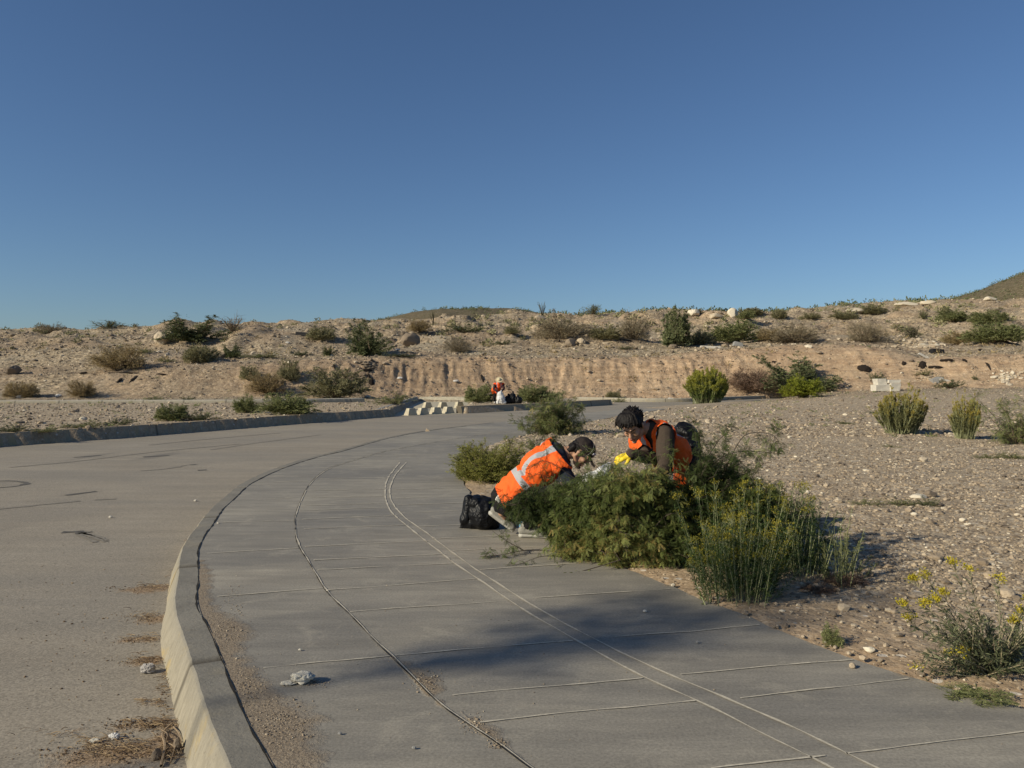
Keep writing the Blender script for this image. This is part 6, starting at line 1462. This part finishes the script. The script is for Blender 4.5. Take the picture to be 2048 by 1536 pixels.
# litter
def crumple(name, x, y, z, w_, h_, m, label, seed, cat='litter', rz=0, group='litter'):
    V, T = ico(4); d = 1+.45*(1-2*np.abs(fbm(V[:, 0]*2+seed, V[:, 1]*2, V[:, 2]*2, 4, seed)))
    V = V*d[:, None]*np.array([w_/2, w_*.32, h_/2]); V[:, 2] += h_*.4; V[:, 2] = np.maximum(V[:, 2], .002)
    o = mesh_obj(name, V, [T], m, None, smooth=False); o.location = (x, y, z); o.rotation_euler = (0, 0, rz); return tag(o, label, cat, group)
M_RAG = simple('dirty white rag', (.48, .45, .38), .9, .25, 30, .5, .004); M_RAG2 = simple('grey printed wrapper', (.33, .31, .29), .8, .4, 60, .4, .003)
x, y = G(607, 1366); e = empty('rag_covered_stone', (x, y, .004))
def part_shift(o, p): o.parent = p; o.location = Vector(o.location)-Vector(p.location); [o.__delitem__(k) for k in list(o.keys()) if k in ('label', 'category', 'group')]; return o
part_shift(boulder('stone', 0, 0, 30, 10, .75, 41, 'x', M_WCON, pos=(x, y-.02, .006)), e)
part_shift(crumple('rag', x-.005, y, .016, .080, .032, M_RAG, 'x', 5), e)
part_shift(crumple('rag_tail', x-.06, y-.015, .003, .055, .010, M_RAG, 'x', 6, rz=.2), e)
tag(e, 'stone wrapped in a dirty white rag on the footpath near the kerb', 'litter', 'litter')
x, y = G(296, 1346, ZR); crumple('wrapper', x, y, ZR+.004, .058, .045, M_RAG2, 'crumpled grey wrapper in the gutter casting a shadow on the kerb', 7)
x, y = G(228, 1479, ZR); crumple('wrapper', x, y, ZR+.004, .036, .022, M_WHITE, 'small white crumpled paper on the road debris', 8)
x, y = G(190, 1485, ZR); crumple('wrapper', x, y, ZR+.004, .035, .012, M_RAG, 'dirty paper scrap left of the white crumpled paper', 9)
x, y = G(192, 1489, ZR)
for px, py, w_, lb in [(238,862,3,'dark cap shaped litter against the far kerb at left')]:
    x, y = G(270, 867, ZR); crumple('litter', x, y, ZR+.004, .16, .07, M_RAG, 'small pale piece of litter lying before the far kerb', 11)
for i, (px, py, w_, lb) in enumerate([(40, 797, .35, 'left'), (62, 795, .4, 'middle'), (117, 794, .3, 'right')]):
    x, y, z = hit(px, py, 20); crumple('plastic_litter', x, y, z, w_, w_*.5, M_WHITE, 'white plastic rubbish at the bank foot, %s one of three' % lb, 20+i)
x, y, z = hit(1365-25, 804, 15); crumple('cup', x, y, ZR+.01, .28, .22, M_WHITE, 'white scrap at the foot of the cream kerb', 27)
for i, (px, py) in enumerate([(735, 795), (575, 687), (795, 703), (912, 768), (800, 759)]):
    x, y, z = hit(px, py, 20); crumple('plastic_litter', x, y, z, .3, .14, M_WHITE, ['white scrap beside the round olive bush', 'white scrap on the upper left slope', 'pale scrap on the terrace right of the dark bush', 'white scrap on the rilled bank, right of two', 'white scrap on the rilled bank, left of two'][i], 30+i)
for i, (px, py) in enumerate([(391, 1003), (221, 1036), (655, 1203-20), (1290, 1225), (1395, 1287), (600, 1302), (680, 1470), (828, 1499), (1053-617, 1048)]):
    road_ = px < 392 and py < 1100; x, y = G(px, py, ZR if road_ else 0)
    w_ = [.03, .03, .013, .018, .014, .012, .012, .012, .018][i]
    crumple('pebble', x, y, (ZR if road_ else 0)+.003, w_, w_*.7, M_WCON if i not in (4, 6, 7) else M_GCON, ['white pebble on the road near the kerb bend', 'cream pebble on the open road', 'tiny pale pebble on the left panel', 'pale chips on the right panel by the bush', 'tiny dark stone on the right panel', 'pale chip above the rag covered stone', 'little dark pebble low on the footpath', 'little dark pebble right of another low on the footpath', 'white scrap in the kerb crack'][i], 50+i, 'pebble', group='pebbles')
# driftwood and debris in the gutter
r = np.random.default_rng(90); gw = Geo()
def twig(g, px, py, L_, ang, rad, r, lift=.01, tint=.5):
    x, y = G(px, py, ZR); p0 = np.array([x, y, ZR+.006]); d = np.array([math.cos(ang), math.sin(ang), 0]); p2 = p0+d*L_+np.array([0, 0, r.uniform(0, lift)]); p1 = (p0+p2)/2+r.normal(0, L_*.14, 3)*np.array([1, 1, .3])+np.array([0, 0, lift])
    tubes(g, bez(p0[None], p1[None], p2[None], 6), np.linspace(rad, rad*.6, 6), tint=tint, sides=4)
for cx, cy, sx, sy, n_ in [(310,1450,50,10,110),(250,1500,90,18,180),(340,1500,20,30,60),(300,1322,35,9,50),(300,1235,38,10,50),(310,1175,35,6,40),(295,1280,35,8,40),(200,1482,35,6,30),(300,1405,30,6,24),(120,1470,60,8,14),(330,1380,8,60,30)]:
    for i in range(n_): twig(gw, cx+r.normal(0, sx*.6), cy+r.normal(0, sy*.6), r.uniform(.01, .06), r.uniform(-.6, .6)+(r.integers(0, 2)*math.pi), r.uniform(.0007, .002), r, .012, r.uniform())
MTW = stone_material('dry twigs and straw', [(0, (.10, .065, .04)), (.5, (.24, .16, .09)), (1, (.45, .34, .20))])
tag(gw.build('gutter_twigs', MTW), 'dry twigs and straw washed along the gutter', 'debris', kind='stuff')
p_ = []
for cx, cy, sx, sy, n_ in [(280,1178,60,8,120),(285,1237,50,10,160),(270,1280,55,9,110),(290,1325,55,9,150),(280,1450,75,12,260),(220,1508,130,22,420),(150,1250,150,160,260),(330,1400,12,70,120)]:
    for i in range(n_):
        x, y = G(cx+r.normal(0, sx*.6), min(1700, max(900, cy+r.normal(0, sy*.6))), ZR); p_.append((x, y, ZR+.001))
p_ = np.array(p_); dkk = dist_to(KERB, p_[:, 0], p_[:, 1], 2); ok = (dkk > .23) & inside(ROADPOLY, p_[:, 0], p_[:, 1]); p_ = p_[ok]
o = stones('gutter_grit', p_, np.clip(r.lognormal(-5.9, .45, len(p_)), .0015, .008), 77, m=MTW); tag(o, 'coarse grit and chips scattered on the road near the kerb', 'grit', kind='stuff')
p_ = []
for cx, cy, sx, sy, n_ in [(470,1200,25,50,120),(450,1265,40,25,160),(500,1380,40,50,260),(560,1450,60,50,380),(850,1360,40,25,160),(950,1450,35,20,110),(995,1488,25,12,80),(625,1366,35,8,90),(900,1300,700,200,130)]:
    for i in range(n_):
        x, y = G(cx+r.normal(0, sx*.5), max(1000, cy+r.normal(0, sy*.5)), 0); p_.append((x, y, .001))
p_ = np.array(p_); ok = inside(PAVPOLY, p_[:, 0], p_[:, 1]); p_ = p_[ok]
o = stones('footpath_grit', p_, np.clip(r.lognormal(-6.1, .45, len(p_)), .0014, .007), 78, m=MST); tag(o, 'sand grains and grit lying on the footpath', 'grit', kind='stuff')
g = Geo(); x, y = G(338, 1500, ZR)
e = empty('driftwood', (x, y, ZR))
for pts, rad in [([(322,1536),(330,1500),(325,1470),(345,1455)],.010),([(345,1455),(360,1480),(362,1505)],.006),([(330,1490),(345,1500),(358,1512)],.006),([(318,1510),(335,1480),(322,1462)],.004),([(340,1530),(352,1500),(360,1495)],.005)]:
    c = catmull([(*G(a, b_, ZR), ZR+.008+.012*(k % 2)) for k, (a, b_) in enumerate(pts)], 4)[None]; tubes(g, c, np.linspace(rad, rad*.6, c.shape[1])*.62, sides=5)
build_at(g, 'roots', simple('grey brown driftwood', (.27, .20, .13), .9, .35, 60, .6, .004), e); tag(e, 'tangled driftwood root in the gutter at the bottom of the photo', 'driftwood')
for a in [(310,1512,22,20,.05,61,'dark stone under the driftwood in the gutter'),(352,1494,16,26,.12,62,'grey stone leaning on the kerb behind the driftwood')]:
    x, y = G(a[0], a[1]+8, ZR); o = boulder('rock', 0, 0, a[2], a[3], a[4], a[5], a[6], None, pos=(x, y, ZR)); 
# ================================================================== unseen slender tree added behind and left of the viewer to shade the footpath
sp = Vector((1.10, 4.36, 0)); ct = sp+to_sun*18.5
r = np.random.default_rng(120); g = Geo(); st = Geo(); bx_, by_ = ct.x, ct.y; gz = float(terr(bx_, by_))
tr = catmull([(bx_+.15, by_, gz-.1), (bx_+.05, by_+.05, 2.5), (bx_-.05, by_, 5.2), (bx_, by_, ct.z-.3), (bx_, by_, ct.z+.8)], 5)[None]
tubes(st, tr, np.interp(np.linspace(0, 1, tr.shape[1]), [0, .45, .6, 1], [.10, .05, .022, .012]), sides=8)
n = 46; d = unit(r.normal(0, 1, (n, 3))); tips = np.array(ct)+d*np.array([.80, .80, .92])*r.uniform(.5, 1, (n, 1)); b0 = np.stack([np.full(n, bx_), np.full(n, by_), np.minimum(tips[:, 2]-.25, ct.z+.6)], 1)
br = bez(b0, (b0+tips)/2+r.normal(0, .05, (n, 3)), tips, 5); tubes(st, br, np.linspace(.02, .006, 5), sides=4)
k = 11; f = r.uniform(.35, 1.1, (n*k, 1)); b = np.repeat(b0, k, 0)*(1-f)+np.repeat(tips, k, 0)*f+r.normal(0, .07, (n*k, 3))
leaves(g, b, unit(r.normal(0, 1, b.shape)), .13, .05, r, r.uniform(0, 1, len(b)))
e = empty('tree', (bx_, by_, gz)); build_at(st, 'trunk', MSTEM, e); build_at(g, 'crown', LM['green'], e)
tag(e, 'unseen slender tree added across the road behind the viewer, its crown shading the footpath', 'tree')
